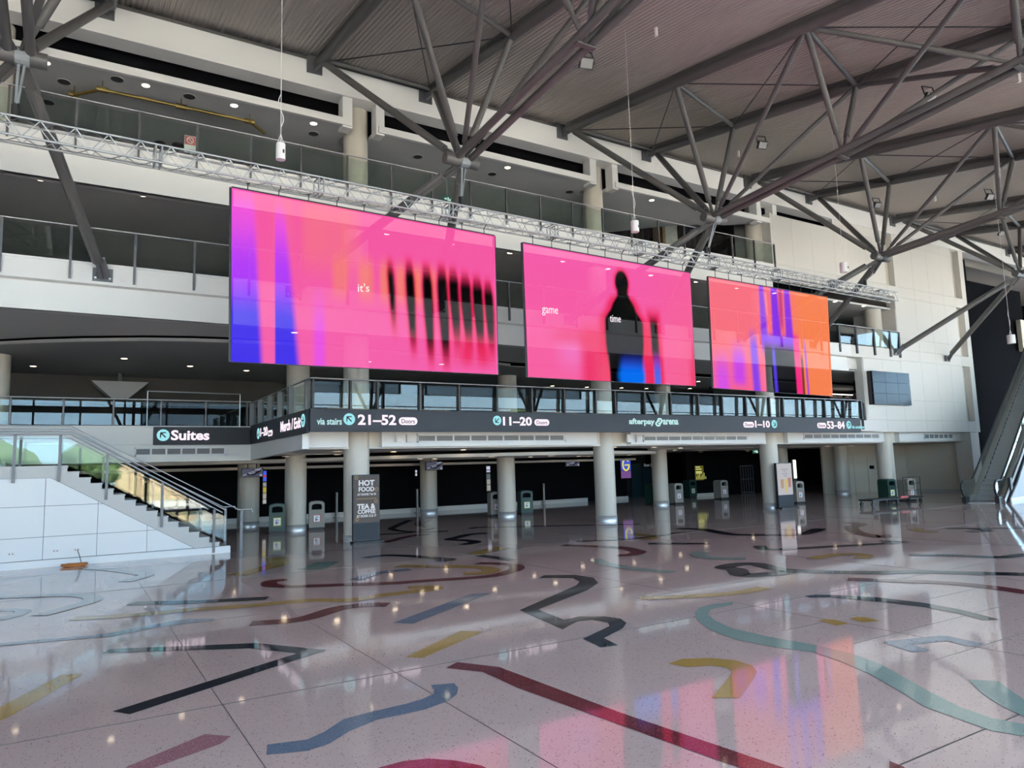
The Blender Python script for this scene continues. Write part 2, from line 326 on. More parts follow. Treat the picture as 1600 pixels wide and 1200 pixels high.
# ---- white panelled wall on the right (one object per panel, slots left open and recessed)
wall = MB().box((28.75,22.32,11.0), (46.6,22.5,14.2)).box((33.6,22.32,14.2), (46.6,22.5,15.7)).box((38.75,22.32,8.0), (46.6,22.5,11.0)).box((35.2,22.32,3.56), (46.6,22.5,8.0)).build('wall_front', M['slot'], kind='structure')
slots = [(38.1,38.95,11.68,14.72),(45.2,46.1,11.7,14.78),(45.25,46.1,8.1,11.1),(45.3,46.15,4.2,7.55)]
def solid(x, z):
    if any(a < x < b and c_ < z < d for a, b, c_, d in slots): return False
    if z > 14.2: return x > 33.6
    if z > 11.0: return True
    if z > 7.45: return x > 38.75
    return x > 35.2
xe = sorted({28.75,30.2,31.75,33.6,34.9,36.3,38.1,38.95,40.8,42.4,43.9,45.25,46.12,46.6,35.2,38.75,37.4})
xs_low = [35.2,37.0,38.75,40.8,42.4,43.9,45.27,46.13,46.6]; xs_top = [28.75,30.2,31.75,33.6,34.9,36.3,38.1,38.95,40.8,42.4,43.9,45.2,46.1,46.6]
rows = [(3.56,4.2,xs_low),(4.2,5.3,xs_low),(5.3,7.5,xs_low),(7.5,8.1,xs_low),(8.1,8.75,xs_low),(8.75,11.1,xs_low),(11.1,11.69,xs_top),(11.69,14.2,xs_top),(14.2,14.75,xs_top),(14.75,15.7,xs_top)]
for z0, z1, xx in rows:
    for a, b in zip(xx[:-1], xx[1:]):
        if solid((a+b)/2, (z0+z1)/2):
            MB().box((a+.004,22.0,z0+.004), (b-.004,22.32,z1-.004)).build('wall_panel', M['wallwhite'], wall)
box('trim_17', (28.6,22.0,11.0), (28.75,24.2,14.25), 'wallwhite')           # end return of the upper wall
MB().box((34.2,22.3,6.8), (35.2,22.9,7.45)).box((35.15,22.0,4.1), (35.25,22.45,7.45)).box((38.7,22.02,8.05), (38.78,24.5,10.4)).box((32.0,21.95,7.45),(38.8,22.4,8.08)).build('trim_18', M['wallwhite'], kind='structure')
MB().box((45.6,22.1,0), (46.55,23.0,3.56)).build('trim_19', M['wallwhite'], kind='structure')
MB().box((45.15,22.45,3.05), (45.6,22.7,3.56)).build('trim_20', M['wallwhite'], kind='structure')
# black theatre walls beyond the corner
MB().box((46.6,23.2,0), (49.2,23.4,14.9)).box((50.2,24.6,0), (60,24.9,14.2)).box((49.2,23.2,0),(49.4,26,14.9)).build('wall_black_drape', M['drape'], kind='structure')
box('trim_21', (49.5,23.9,0), (50.0,24.4,14.3), 'post')
MB().box((46.6,23,15.0),(75,24.2,15.5)).box((58.6,24.2,9.6), (75,24.5,11.9)).build('trim_22', M['beige'], kind='structure')
box('wall_far_right', (60,25.4,0), (75.7,25.7,9.6), 'black')
# ================================================================== COLUMNS
def column(x, y, r, z1, label, group, z0=0.):
    t = thing('column', label, 'column', (x, y, z0), group)
    MB().lathe(x, y, [(r, z0+.24), (r, z1)], 40).build('shaft', M['column'], t, smooth=True)
    MB().lathe(x, y, [(r+.012, z0), (r+.012, z0+.24), (r, z0+.24)], 40).build('base_ring', M['steelring'], t, smooth=True)
    return t
gf = 'tall columns along the balcony front'
column(-2.37, 29.85, .5, 6.6, 'thick pale column at the left edge behind the mezzanine glass rail', 'tall columns along the balcony front', 4.08)
column(8.05, 22.95, .42, 14.75, 'tall beige column behind the hot food totem', gf)
column(18.45, 22.95, .42, 14.75, 'tall beige column standing free at the middle of the hall front', gf)
column(28.45, 22.9, .42, 14.75, 'tall beige column beside the drinks poster totem', gf)
column(37.9, 22.85, .44, 10.4, 'beige column behind the flat trolley with bins', gf)
column(-2.15, 22.95, .42, 14.75, 'beige column at the top left corner behind the truss node', gf, 11.6)
gb = 'shorter columns in the ground floor concourse'
for px, py, r, lab in ((391,824,.46,'dim column with a car screen on top, by the stair foot'),(466,830,.42,'round column between the nearest green and beige bins'),
        (676,803,.44,'dim column topped by a car screen, right of the hot food totem'),(800,808,.42,'round column between the second beige and green bins'),
        (890,785,.5,'dark column topped by the furthest car screen'),(1042,790,.42,'round column between the third green and beige bins'),
        (1233,776,.42,'shaded column partly hidden behind the drinks poster totem'),(1328,772,.44,'shaded column left of the beige double door')):
    p = PZ(px, py, 0); column(p.x, p.y + r, r, 3.02 if p.x > 6 else 2.9, lab, gb)
for px, lab in ((540, 'pale column seen through the mezzanine glass rail near its left corner'),(793,'pale column behind the mezzanine rail under the first screen edge'),(1035,'pale column behind the mezzanine rail under the second screen'),(1198,'column behind the mezzanine rail under the third screen')):
    p = PY(px, 620, 28.9)
    if px > 700:
        t = thing('column', lab, 'column', (p.x, 28.9, 4.08), 'mezzanine columns')
        MB().lathe(p.x, 28.9, [(.45, 4.08), (.45, 6.58)], 32).build('shaft', M['column'], t, smooth=True)
p = PY(466, 590, 28.9); t = thing('column', 'pale column behind the angled return of the mezzanine glass rail', 'column', (p.x, 28.9, 4.08), 'mezzanine columns')
MB().lathe(p.x, 28.9, [(.45, 4.08), (.45, 6.58)], 32).build('shaft', M['column'], t, smooth=True)
# ================================================================== ROOF TRUSSES
def roof_truss(xa, xb, xn, zn, off, nodey, ends, label, sk=0):
    t = thing('roof_truss', label, 'roof truss', (xn, nodey, zn), 'roof trusses')
    st = M['steel']; zc = lambda y: zdeck(y) - .33
    ya = [21.75, 15.8+off, 11.0+off*.7, 6.2, 1.4, -3.4]; yb = [21.75, 17.3+off, 12.4+off*.7, 7.5, 2.6, -3.0]
    A = [V((xa, y, zc(y))) for y in ya]; B = [V((xb, y, zc(y))) for y in yb]
    for X, P in ((xa, A), (xb, B)):
        MB().tube(P[0], V((X, -4.6, zc(-4.6))), .15, 16).build('top_chord', st, t, smooth=True)
        MB().bar(P[0] + V((0,0,.22)), V((X, -4.6, zc(-4.6)+.22)), .10, .16).build('purlin_plate', M['steel'], t)
        b = MB().box((X-.38,21.9,P[0].z-.32), (X+.12,21.95,P[0].z+.28)); b.bar(P[0]+V((-.12,.2,-.05)), P[0]+V((0,-.4,0)), .1, .34); b.build('bracket', M['post'], t)
    N = V((xn, nodey, zn))
    qy = [nodey, 12.2+off*.7, 7.4, 2.6, -2.2]
    Q = [V((xn, y, zn + .075*(nodey-y))) for y in qy]
    MB().tube(N - V((.55,0,.0)), N + V((.5,0,0)), .17, 20).build('node_drum', M['steel'], t, smooth=True)
    for dx in (-.2, .2):
        MB().tube(N + V((dx,0,.05)), V((xn+dx, -4.4, zn + .075*(nodey+4.4))), .10, 12).build('bottom_chord', st, t, smooth=True)
    for q in Q[1:4]: MB().bar(q - V((.26,0,.10)), q + V((.26,0,-.10)), .14, .03).build('splice_plate', M['steel'], t)
    def strut(p, q, r, nm='strut'):
        p = V(p); q = V(q); d = (q - p).normalized(); mb = MB().tube(p + d*.75, q - d*.12, r, 12); mb.tube(p, p + d*.78, r*.62, 8).tube(q - d*.14, q, r*.7, 8); mb.build(nm, st, t, smooth=True)
    for P in (A, B):
        strut(N, P[0] + V((0,-.3,-.12)), .115); strut(N, P[1], .095); strut(N, P[2], .075)
        for k in (1, 2, 3):
            strut(Q[k], P[k+1], .088)
            if k < 3: strut(Q[k], P[k+2], .07)
            if k > 1: strut(Q[k], P[k], .075)
    strut(Q[1], A[1]*0 + Q[1] + V((0,0,.01)) + (A[2]-Q[1])*.999, .10) if False else None
    for k in range(1, 5): MB().tube(A[k], B[k], .075, 10).build('tie', st, t, smooth=True)
    MB().tube(A[0]+V((0,-.25,.0)), B[0]+V((0,-.25,.0)), .07, 10).build('tie', st, t, smooth=True)
    for k in range(0, 4):
        MB().tube(A[k], B[k+1], .02, 6).build('brace_rod', M['postdark'], t); MB().tube(B[k], A[k+1], .02, 6).build('brace_rod', M['postdark'], t)
    for e in ends:
        e = V(e); d = (e - N).normalized()
        mb = MB().tube(N + d*.7, e - d*.45, .135, 12); mb.bar(N, N + d*.75, .2, .05); mb.bar(N + d*.0 + V((.12,0,0)), N + d*.75 + V((.12,0,0)), .04, .14); mb.build('support_strut', M['steel'], t, smooth=False)
        f = MB().box((e.x-.24,21.88,e.z-.2), (e.x+.24,21.93,e.z+.16)); f.prism([(e.x-.2,21.9,e.z-.16),(e.x+.2,21.9,e.z-.16),(e.x+.03,21.5,e.z+.32),(e.x-.03,21.5,e.z+.32)], (0,0,.05)); f.bar(e + V((0,-.05,-.1)), e - d*.55, .07, .2); f.build('foot_bracket', M['post'], t)
        me = MB().lathe(0,0,[(.001,.03),(.03,.03),(.03,0)],8).mesh('bolt', M['steelring'])
        for bx in (-.17,.17): inst(me, 'bolt', t, (e.x+bx, 21.86, e.z-.12), (math.radians(90),0,0))
    return t
ny = 17.3
nodes = [PY(30,88,ny), PY(722,252,ny), PY(1116,342,ny), PY(1377,402,ny), PX(1594,429,41.6)]
roof_truss(-4.2, .49, nodes[0].x, nodes[0].z, -1.4, ny, ((-5.3,21.92,7.8),(.56,21.92,7.78)), 'grey tubular roof truss at the left edge with its strut foot on the second fascia')
roof_truss(6.45, 10.4, nodes[1].x, nodes[1].z, -1.0, ny, ((5.68,21.92,7.85),(10.64,21.92,7.85)), 'grey tubular roof truss whose node hangs above the largest screen')
roof_truss(16.35, 20.8, nodes[2].x, nodes[2].z, 0, ny, ((16.2,21.92,7.85),(20.85,21.92,7.85)), 'grey tubular roof truss whose node hangs above the gap between second and third screens')
roof_truss(27.2, 31.8, nodes[3].x, nodes[3].z, .5, ny, ((26.0,21.92,7.85),(31.07,21.92,7.85)), 'grey tubular roof truss whose node hangs right of the third screen')
roof_truss(39.24, 45.0, nodes[4].x, nodes[4].z, .8, nodes[4].y, ((38.29,21.92,7.94),(43.51,21.92,7.87)), 'grey tubular roof truss at the right edge with both strut feet on the white wall')
roof_truss(52.5, 58, 55, 11.2, .8, ny, (), 'furthest roof truss beyond the white wall, mostly hidden')
# ================================================================== LIGHTING TRUSS that carries the screens
sd = V((1, .035, 0)).normalized(); sn = V((-.035, 1, 0)).normalized(); sp0 = V((3, 17.2, 0))
def PS(px, py, back=0): return PP(px, py, sp0 + sn*back, sn)
tl = PS(-14, 196); tr = PS(1396, 468); half = .2
tA = V((tl.x-2.5, 0, 0)); L = (tr - tl).length
p1 = PS(205, 237); p2 = PS(1330, 452)
zax = lambda x: p1.z + (p2.z - p1.z) * (x - p1.x) / (p2.x - p1.x)
def tp(x, a, b): return V((x, sp0.y + (x - 3)*.035, zax(x) )) + sn*a + V((0,0,b))
x0, x1 = -6.0, PS(1396, 460).x
t = thing('lighting_truss', 'long silver box truss spanning above the three screens', 'truss', tp(x0,0,0))
for a in (-half, half):
    for b in (-half, half): MB().tube(tp(x0,a,b), tp(x1,a,b), .027, 8).build('chord', M['alu'], t, smooth=True)
nb = 62; w = (x1 - x0)/nb
fr = MB().tube((0,0,0), tp(x0+w*.5,-half,half-.0)-tp(x0,-half,-half), .013, 6).mesh('lattice_brace', M['alu'])
fr2 = MB().tube((0,0,0), tp(x0+w*.5,-half,-half)-tp(x0,-half,half), .013, 6).mesh('lattice_brace', M['alu'])
for i in range(nb):
    x = x0 + i*w
    inst(fr, 'lattice_brace', t, tp(x,-half,-half)); inst(fr2, 'lattice_brace', t, tp(x+w*.5,-half,half))
bk = MB(); 
for i in range(nb):
    x = x0 + i*w
    for s1, s2 in (((half,-half),(half,half)),((-half,half),(half,half)),((-half,-half),(half,-half))):
        bk.tube(tp(x,*s1), tp(x+w*.5,*s2), .011, 5).tube(tp(x+w*.5,*s2), tp(x+w,*s1), .011, 5)
    if i % 6 == 0:
        for dx in (0,.12):
            mbj = MB()
            for a in (-half,half): mbj.tube(tp(x+dx,a,-half), tp(x+dx,a,half), .02, 6)
            for b in (-half,half): mbj.tube(tp(x+dx,-half,b), tp(x+dx,half,b), .02, 6)
            mbj.build('section_joint', M['alu'], t)
o = bk.build('rear_lattice', M['alu'], t); o['kind'] = 'stuff'
M['sling'] = mat('sling_grey', (.22,.235,.25), .6)
# chains and slings from the truss nodes
for k, nd in enumerate(nodes[:4]):
    b = tp(min(nd.x, x1-.3), 0, half); a = V((nd.x+.05, nd.y, nd.z-.1))
    t2 = thing('hoist_sling', ['grey sling and chain at the left edge holding the lighting truss','grey sling and black hoist above the largest screen','grey sling and black hoist above the third screen','thin black chain holding the right end of the lighting truss'][k], 'sling', b, 'slings holding the lighting truss')
    MB().tube(a+V((-.12,0,.1)), a+V((.14,0,.1)), .195, 14).build('sling_wrap', M['sling'] if k != 3 else M['rubber'], t2)
    mid = a.lerp(b, .72 if k != 3 else .5)
    MB().bar(a+V((-.05,0,0)), mid+V((-.02,0,0)), .05, .03).bar(a+V((.06,0,0)), mid+V((.02,0,0)), .04, .03).build('strap', M['sling'] if k in (0,1,2) else M['rubber'], t2)
    MB().tube(mid, b+V((0,0,.3)), .018, 6).build('chain', M['alu'], t2)
    MB().tube(b+V((0,0,.32)), b+V((0,0,.02)), .07, 10).build('hoist_body', M['rubber'], t2)
# ================================================================== VIDEO SCREENS (see-through LED mesh)
def sstep(a, b, x):
    t = max(0, min(1, (x-a)/(b-a))); return t*t*(3-2*t)
def lerp3(a, b, t): return tuple(a[i]+(b[i]-a[i])*t for i in range(3))
def band(x, c_, w, s): return sstep(c_-w-s, c_-w+s*.3, x) * (1 - sstep(c_+w-s*.3, c_+w+s, x))
PINK=(.93,.105,.36); HOT=(.92,.13,.34); MAG=(.80,.08,.88); BLU=(.06,.035,.84); ORG_=(.95,.20,.11); RED=(.85,.012,.085); PEA=(.93,.22,.16); BLK=(.0,.0,.0); ORA=(.95,.225,.085); CORAL=(.95,.17,.21)
def scr1(u, v):                                          # u left->right, v bottom->top
    c_ = lerp3((.93,.125,.42), (.93,.09,.36), v)
    for cc, ww, a in ((.165,.02,.25),(.27,.03,.45),(.35,.03,.4),(.40,.02,.3)):
        c_ = lerp3(c_, PEA, a*band(u, cc, ww, .035)*sstep(.45,.75,v)*(1-.3*sstep(.9,1,v)))
    for cc, ww, a in ((.36,.02,.7),(.455,.02,.8),(.53,.015,.9),(.59,.012,.9),(.655,.012,1),(.715,.012,.9),(.78,.01,.5)):
        c_ = lerp3(c_, PEA, a*band(u, cc, ww, .02)*band(v, .56, .08, .12))
    k = band(u, .285, .012, .02); c_ = lerp3(c_, MAG, .75*k*(1-sstep(.15,.55,v)))
    vb = lambda lo: lerp3(lerp3(BLU, (.45,.05,.95), sstep(.25,.52,v)), (.88,.09,.72), sstep(.52,.9,v))
    e1 = .095 + (.068-.095)*v; e0 = .0
    k1 = (1-sstep(e1-.012, e1+.012, u)) * (1-.75*sstep(.85,1.02,v)); c_ = lerp3(c_, vb(0), k1)
    e2 = .215 + (.165-.215)*v
    k2 = sstep(.134,.139,u) * (1-sstep(e2-.014, e2+.014, u)) * (1-.85*sstep(.82,.98,v)); c_ = lerp3(c_, vb(0), k2)
    for cc, wd, top, bot in ((.552,.010,.71,.24),(.628,.016,.73,.10),(.699,.019,.72,.04),(.763,.022,.73,.02),(.812,.021,.72,.15),(.864,.024,.70,.14),(.917,.023,.69,.12),(.967,.019,.67,.12)):
        f = max(0, min(1, (v-bot)/(top-bot))); w_ = wd*(.35 + .65*min(1, f*1.8))*(1-.55*sstep(.75,1.02,f)); x = cc + .010*(1-f) - .006*f
        k = band(u, x, w_*.86, .009)*sstep(bot-.02, bot+.2, v)*(1-sstep(top-.12, top+.02, v))
        kr = band(u, x, w_+.003, .014)*sstep(bot-.1, bot+.12, v)*(1-sstep(top-.06, top+.06, v))
        c_ = lerp3(c_, RED, .8*kr); c_ = lerp3(c_, BLK, k)
    c_ = lerp3(c_, RED, .8*sstep(.78,.83,u)*(1-sstep(.97,1.0,u))*band(v, .14, .05, .1)*(.35+.65*abs(math.sin(u*42))))
    return c_
def scr2(u, v):
    c_ = lerp3((.95,.125,.37), (.93,.10,.40), v); c_ = lerp3(c_, (.95,.13,.27), sstep(.6,1,u)*.7*(1-v*.5))
    c_ = lerp3(c_, (.9,.22,.62), .6*band(u,.24,.04,.09)*band(v,.22,.05,.2))
    c_ = lerp3(c_, RED, .75*band(u,.36,.05,.06)*(1-sstep(.15,.62,v))); c_ = lerp3(c_, RED, .5*band(u,.28,.1,.1)*band(v,.33,.03,.09))
    c_ = lerp3(c_, RED, .7*sstep(.94,1,u)*(1-sstep(.1,.5,v)))
    def el(cx, cz, rx, rz): return ((u-cx)/rx)**2 + ((v-cz)/rz)**2
    hd = el(.543,.81,.040,.10); bd = v < .72; cx = .548
    hw = .034 + .036*sstep(.72,.60,v) + .046*sstep(.62,.48,v) - .018*sstep(.35,.05,v)
    glow = (1-sstep(.8,2.3,hd))
    kb = 0; kg = 0
    if bd:
        kb = band(u, cx, hw-.004, .014); kg = band(u, cx, hw+.02, .04)*(1-sstep(.66,.78,v))
    nk = band(u,.545,.028,.014)*band(v,.71,.05,.03)
    arm = band(u, .742-.015*v, .019, .012)*sstep(.12,.3,v)*(1-sstep(.48,.60,v)); ag = band(u,.745-.02*v,.036,.025)*(1-sstep(.54,.68,v))
    c_ = lerp3(c_, RED, .85*max(glow, kg, ag)); 
    c_ = lerp3(c_, BLK, max(1-sstep(.75,1.25,hd), kb, nk, arm))
    bl = band(u, .585+.03*v, .072-.12*abs(v-.05), .035)*(1-sstep(.08,.26,v)) + .9*band(u,.745,.018,.010)*(1-sstep(.10,.3,v))
    c_ = lerp3(c_, lerp3((.0,.16,.88),(.02,.04,.75),sstep(.05,.25,v)), min(1, bl))
    c_ = lerp3(c_, RED, .85*band(u,.690,.018,.010)*(1-sstep(.35,.55,v)))
    return c_
def scr3(u, v):
    c_ = lerp3(CORAL, (.95,.15,.25), .4*v); c_ = lerp3(c_, ORA, sstep(.5,.78,u))
    c_ = lerp3(c_, PINK, .6*(1-sstep(.0,.45,v))*(1-sstep(.4,.5,u)))
    c_ = lerp3(c_, (.62,.07,.95), .75*band(u,.07,.03,.05)*(1-sstep(.1,.42,v)))
    c_ = lerp3(c_, (.55,.05,.9), .85*band(u,.2,.03,.05)*sstep(0,.1,v)*(1-sstep(.25,.5,v)))
    c_ = lerp3(c_, (.22,.05,.85), .95*band(u,.335-.03*v,.02,.025)*(1-sstep(.38,.62,v)))
    VI=(.24,.03,.80)
    for cc, w_, a in ((.405,.012,.95),(.51,.02,1),(.62,.018,.95)):
        k = band(u, cc+.02*(1-v), w_+.02*(1-v), .018)*sstep(.28,.5,v); c_ = lerp3(c_, VI, a*k)
    c_ = lerp3(c_, (.45,.01,.25), .7*band(u,.565,.012,.012)*sstep(.5,.7,v))
    c_ = lerp3(c_, VI, .95*band(u,.545,.135,.03)*band(v,.47,.05,.06))
    k = sstep(.405,.415,u)*(1-sstep(.665,.69,u))*(1-sstep(.38,.50,v)); c_ = lerp3(c_, (.004,.004,.006), k)
    c_ = lerp3(c_, (.10,.05,.85), .85*band(u,.49-.03*(v-.2),.008,.012)*(1-sstep(.35,.5,v)))
    c_ = lerp3(c_, (.95,.02,.24), .95*band(u,.70-.03*v,.022,.012)*(1-sstep(.48,.62,v)))
    c_ = lerp3(c_, BLK, .8*band(u,.735-.02*v,.008,.008)*(1-sstep(.3,.45,v)))
    c_ = lerp3(c_, VI, .8*band(u,.775-.03*v,.006,.008)*(1-sstep(.4,.6,v)))
    return c_
LED = bpy.data.materials.new('led_mesh'); LED.use_nodes = True; nt = LED.node_tree; nt.nodes.clear()
at = nt.nodes.new('ShaderNodeAttribute'); at.attribute_name = 'picture'
em = nt.nodes.new('ShaderNodeEmission'); em.inputs[1].default_value = 1.0
tr_ = nt.nodes.new('ShaderNodeBsdfTransparent'); tr_.inputs[0].default_value = (.20,.20,.21,1)
ad = nt.nodes.new('ShaderNodeAddShader'); ou = nt.nodes.new('ShaderNodeOutputMaterial')
gm = nt.nodes.new('ShaderNodeNewGeometry'); iv = nt.nodes.new('ShaderNodeMath'); iv.operation = 'SUBTRACT'; iv.inputs[0].default_value = 1.0      # the diodes face the hall only
nt.links.new(gm.outputs['Backfacing'], iv.inputs[1]); nt.links.new(iv.outputs[0], em.inputs[1])
nt.links.new(at.outputs['Color'], em.inputs[0]); nt.links.new(em.outputs[0], ad.inputs[0]); nt.links.new(tr_.outputs[0], ad.inputs[1]); nt.links.new(ad.outputs[0], ou.inputs[0])
def text_mesh(s, size=1., bold=0., mat_=None, name='lettering'):
    cu = bpy.data.curves.new('txt', 'FONT'); cu.body = s; cu.size = size; cu.offset = bold; cu.extrude = .004; cu.resolution_u = 3
    o = link(bpy.data.objects.new('txt', cu)); dg = bpy.context.evaluated_depsgraph_get(); dg.update()
    me = bpy.data.meshes.new_from_object(o.evaluated_get(dg)); bpy.data.objects.remove(o); bpy.data.curves.remove(cu)
    me.name = name; me.materials.clear()
    if mat_: me.materials.append(mat_)
    return me
def text_fit(s, parent, a, b, h, mt, up=V((0,0,1)), n=V((0,-1,0)), bold=.0, name='lettering', nat=False):
    """lettering from point a (left, base line) to b (right), h tall, standing proud along n"""
    me = text_mesh(s, 1., bold, mt, name); xs = [v.co.x for v in me.vertices]; ys = [v.co.y for v in me.vertices]
    x0, x1_, y0, y1 = min(xs), max(xs), min(ys), max(ys); a = V(a); b = V(b); d = (b-a); off = ORG[parent.name]
    for v in me.vertices:
        fx = (v.co.x-x0)/(x1_-x0); fy = (v.co.y-y0)/(y1-y0) if not nat else v.co.y*nat
        v.co = a + d*fx + up*(h*fy) + n*(.006+v.co.z) - off
    o = link(bpy.data.objects.new(name, me)); o.parent = parent; ORG[o.name] = off; return o
def screen(cs, fn, label, nx, nz):
    tlp, trp, brp, blp = [PS(*q) for q in cs]
    t = thing('video_screen', label, 'screen', (blp+brp)/2, 'hanging video screens')
    vs = []; cols = []
    for j in range(nz+1):
        for i in range(nx+1):
            u = i/nx; v = j/nz; p = blp.lerp(brp, u).lerp(tlp.lerp(trp, u), v); vs.append(p - ORG[t.name]); cols += [*fn(u, v), 1.]
    fs = [(j*(nx+1)+i, j*(nx+1)+i+1, (j+1)*(nx+1)+i+1, (j+1)*(nx+1)+i) for j in range(nz) for i in range(nx)]
    me = bpy.data.meshes.new('led_panel'); me.from_pydata([tuple(v) for v in vs], [], fs); me.materials.append(LED)
    at = me.color_attributes.new('picture', 'FLOAT_COLOR', 'POINT'); at.data.foreach_set('color', cols); me.update()
    o = link(bpy.data.objects.new('led_panel', me)); o.parent = t; ORG[o.name] = ORG[t.name]
    bkv = sn*.07
    MB().bar(tlp+bkv*.6, blp+bkv*.6, .03, .09).build('side_rail', M['frame'], t); MB().bar(trp+bkv*.6, brp+bkv*.6, .03, .09).build('side_rail', M['frame'], t)
    MB().bar(tlp+bkv*.6, trp+bkv*.6, .09, .035).build('top_rail', M['frame'], t); MB().bar(blp+bkv*.6, brp+bkv*.6, .05, .02).build('bottom_rail', M['frame'], t)
    n = round((trp-tlp).length/.75)
    for i in range(n):
        p = tlp.lerp(trp, (i+.5)/n); g = max(.05, tp(p.x,0,-half).z - p.z + .02); MB().path([p, p+V((0,0,g*.6)), p+V((.04,0,g*.8)), p+V((0,-half*.9,g)) if i % 2 else p+V((0,half*.9,g))], .012, 5).build('hook', M['rubber'], t)
    return t, tlp, trp, blp, brp
white = emit('screen_white', (1,.92,.97), 1.0)
s1 = screen([(362,292),(773,368),(778,585),(361,565)], scr1, 'largest pink LED screen on the left showing the word it\'s over dark stripes', 200, 100)
text_fit("it's", s1[0], PS(559,456), PS(577,456), PS(559,443).z-PS(559,456).z, white, n=-sn)
s2 = screen([(817,379),(1078,426),(1087,603),(825,589)], scr2, 'middle pink LED screen with a dark human silhouette and the words game time', 180, 100)
text_fit('game', s2[0], PS(847,493), PS(872,495), PS(847,482).z-PS(847,495).z, white, n=-sn); text_fit('time', s2[0], PS(953,503), PS(970,504), PS(953,492).z-PS(953,503).z, white, n=-sn)
s3 = screen([(1107,432),(1293,464),(1301,619),(1115,606)], scr3, 'right LED screen in orange and coral with violet vertical streaks', 180, 100)
# ================================================================== SIGN BANDS
def disc(parent, c_, r, ang, n=V((0,-1,0)), u=V((1,0,0)), sx=1.):
    w = V((0,0,1)); c_ = V(c_) + n*.006
    MB().prism([c_ + u*(r*sx*math.cos(a)) + w*(r*math.sin(a)) for a in [2*math.pi*i/28 for i in range(28)]], n*.01).build('arrow_disc', M['signcyan'], parent)
    d = u*(math.cos(ang)*sx) + w*math.sin(ang); e = -u*(math.sin(ang)*sx) + w*math.cos(ang); tip = c_ + d*(r*.62) + n*.014
    mb = MB().prism([c_ - d*r*.55 + e*r*.1 + n*.014, c_ - d*r*.55 - e*r*.1 + n*.014, tip - e*r*.1 - d*r*.1, tip + e*r*.1 - d*r*.1], n*.004)
    for s_ in (1,-1):
        q = tip - d*r*.62 + e*(s_*r*.62); mb.prism([tip + d*r*.06, tip - d*r*.22, q - d*r*.1 - e*s_*r*.0, q + d*r*.12], n*.004)
    mb.build('arrow', M['sign'], parent)
def pill(parent, a, b, h, n=V((0,-1,0)), txt='Doors'):
    a = V(a); b = V(b); u = (b-a).normalized(); w = V((0,0,1)); r = h/2; L_ = (b-a).length; rr = min(r, L_*.35); pts = []
    for k in range(10): t_ = -math.pi/2 + math.pi*k/9; pts.append(b - u*rr + u*rr*math.cos(t_) + w*(r+r*math.sin(t_)) + n*.006)
    for k in range(10): t_ = math.pi/2 + math.pi*k/9; pts.append(a + u*rr + u*rr*math.cos(t_) + w*(r+r*math.sin(t_)) + n*.006)
    MB().prism(pts, n*.01).build('pill', M['signtxt'], parent)
    text_fit(txt, parent, a + u*L_*.14 + w*h*.2 + n*.012, b - u*L_*.14 + w*h*.2 + n*.012, h*.58, M['sign'], n=n, bold=.01)
YS = 20.95
sb = thing('wayfinding_sign', 'long charcoal sign band along the mezzanine edge with door numbers', 'sign', (19, YS, 3.47), 'charcoal wayfinding sign bands')
MB().box((5.95,YS,3.47), (32.95,YS+.2,4.15)).build('board', M['sign'], sb)
def T(s, xa, xb, yt, yb, mt='signtxt', bold=.02):
    a = PY(xa, yb, YS); b = PY(xb, yb, YS); b.z = a.z; text_fit(s, sb, a, b, PY(xa, yt, YS).z - a.z, M[mt], bold=bold)
def D(px, py, r, ang): disc(sb, PY(px, py, YS), PY(px, py-r, YS).z - PY(px, py, YS).z, ang)
def P_(xa, xb, yt, yb): a = PY(xa, yb, YS); b = PY(xb, yb, YS); b.z = a.z; pill(sb, a, b, PY(xa, yt, YS).z - a.z)
T('via stairs', 495, 534, 653.5, 663.5, 'signpale'); D(545.5, 655, 9.3, math.radians(135)); T('21\u201352', 559, 619, 647.5, 664, bold=.03); P_(623, 652, 652, 664)
D(776.5, 657, 7.5, math.radians(225)); T('11\u201320', 786, 831, 651, 665, bold=.03); P_(835, 858, 655, 665)
T('afterpay', 983, 1023, 653.5, 665.5, 'signpale', .03); T('arena', 1036, 1060, 655.5, 663.5, 'signpale', .03)
P_(1161.5, 1178, 659, 668); T('1\u201310', 1180, 1203, 657, 668, bold=.03); D(1209.5, 662.5, 6.5, math.radians(-45))
P_(1277, 1291, 660.5, 669); T('53\u201384', 1292.5, 1320, 658, 670, bold=.03); D(1326, 664, 6.3, math.radians(45)); T('via escalator', 1331, 1351, 664.5, 669.5, 'signcyan')
# linked-loop emblem between the two words
for path in (((655,143),(664,122),(692,124),(712,150),(690,182),(664,184)),((676,152),(655,150),(627,185),(645,212),(675,214),(684,192))):
    MB().path([PY(950+x/8.467, 640+y/8.467, YS) + V((0,-.02,0)) for x, y in path], .034, 6).build('emblem', M['signpale'], sb)
# return face of the band
rt = thing('wayfinding_sign', 'charcoal side return of the sign band reading Merch / Exit', 'sign', (5.95, 24.5, 3.47), 'charcoal wayfinding sign bands')
MB().box((5.9,21.16,3.44), (5.98,28.9,4.14)).build('board', M['sign'], rt)
nx_ = V((-1,0,0)); XS = 5.895
def T2(s, xa, xb, yta, yba, bold=.02):
    a = PX(xa, yba, XS); b = PX(xb, yba, XS); b.z = a.z; text_fit(s, rt, a, b, PX(xa, yta, XS).z - a.z, M['signtxt'], n=nx_, bold=bold)
T2('Merch / Exit', 438.5, 470, 659, 675.5, .025); T2('1\u201320', 407, 418, 669, 682.5, .03)
a = PX(419, 682, XS); b = PX(426, 682, XS); b.z = a.z; pill(rt, a, b, .2, nx_)
disc(rt, PX(474, 657, XS), .2, 0, nx_, V((0,-1,0))); disc(rt, PX(404, 677.5, XS), .2, math.radians(-90), nx_, V((0,-1,0)))
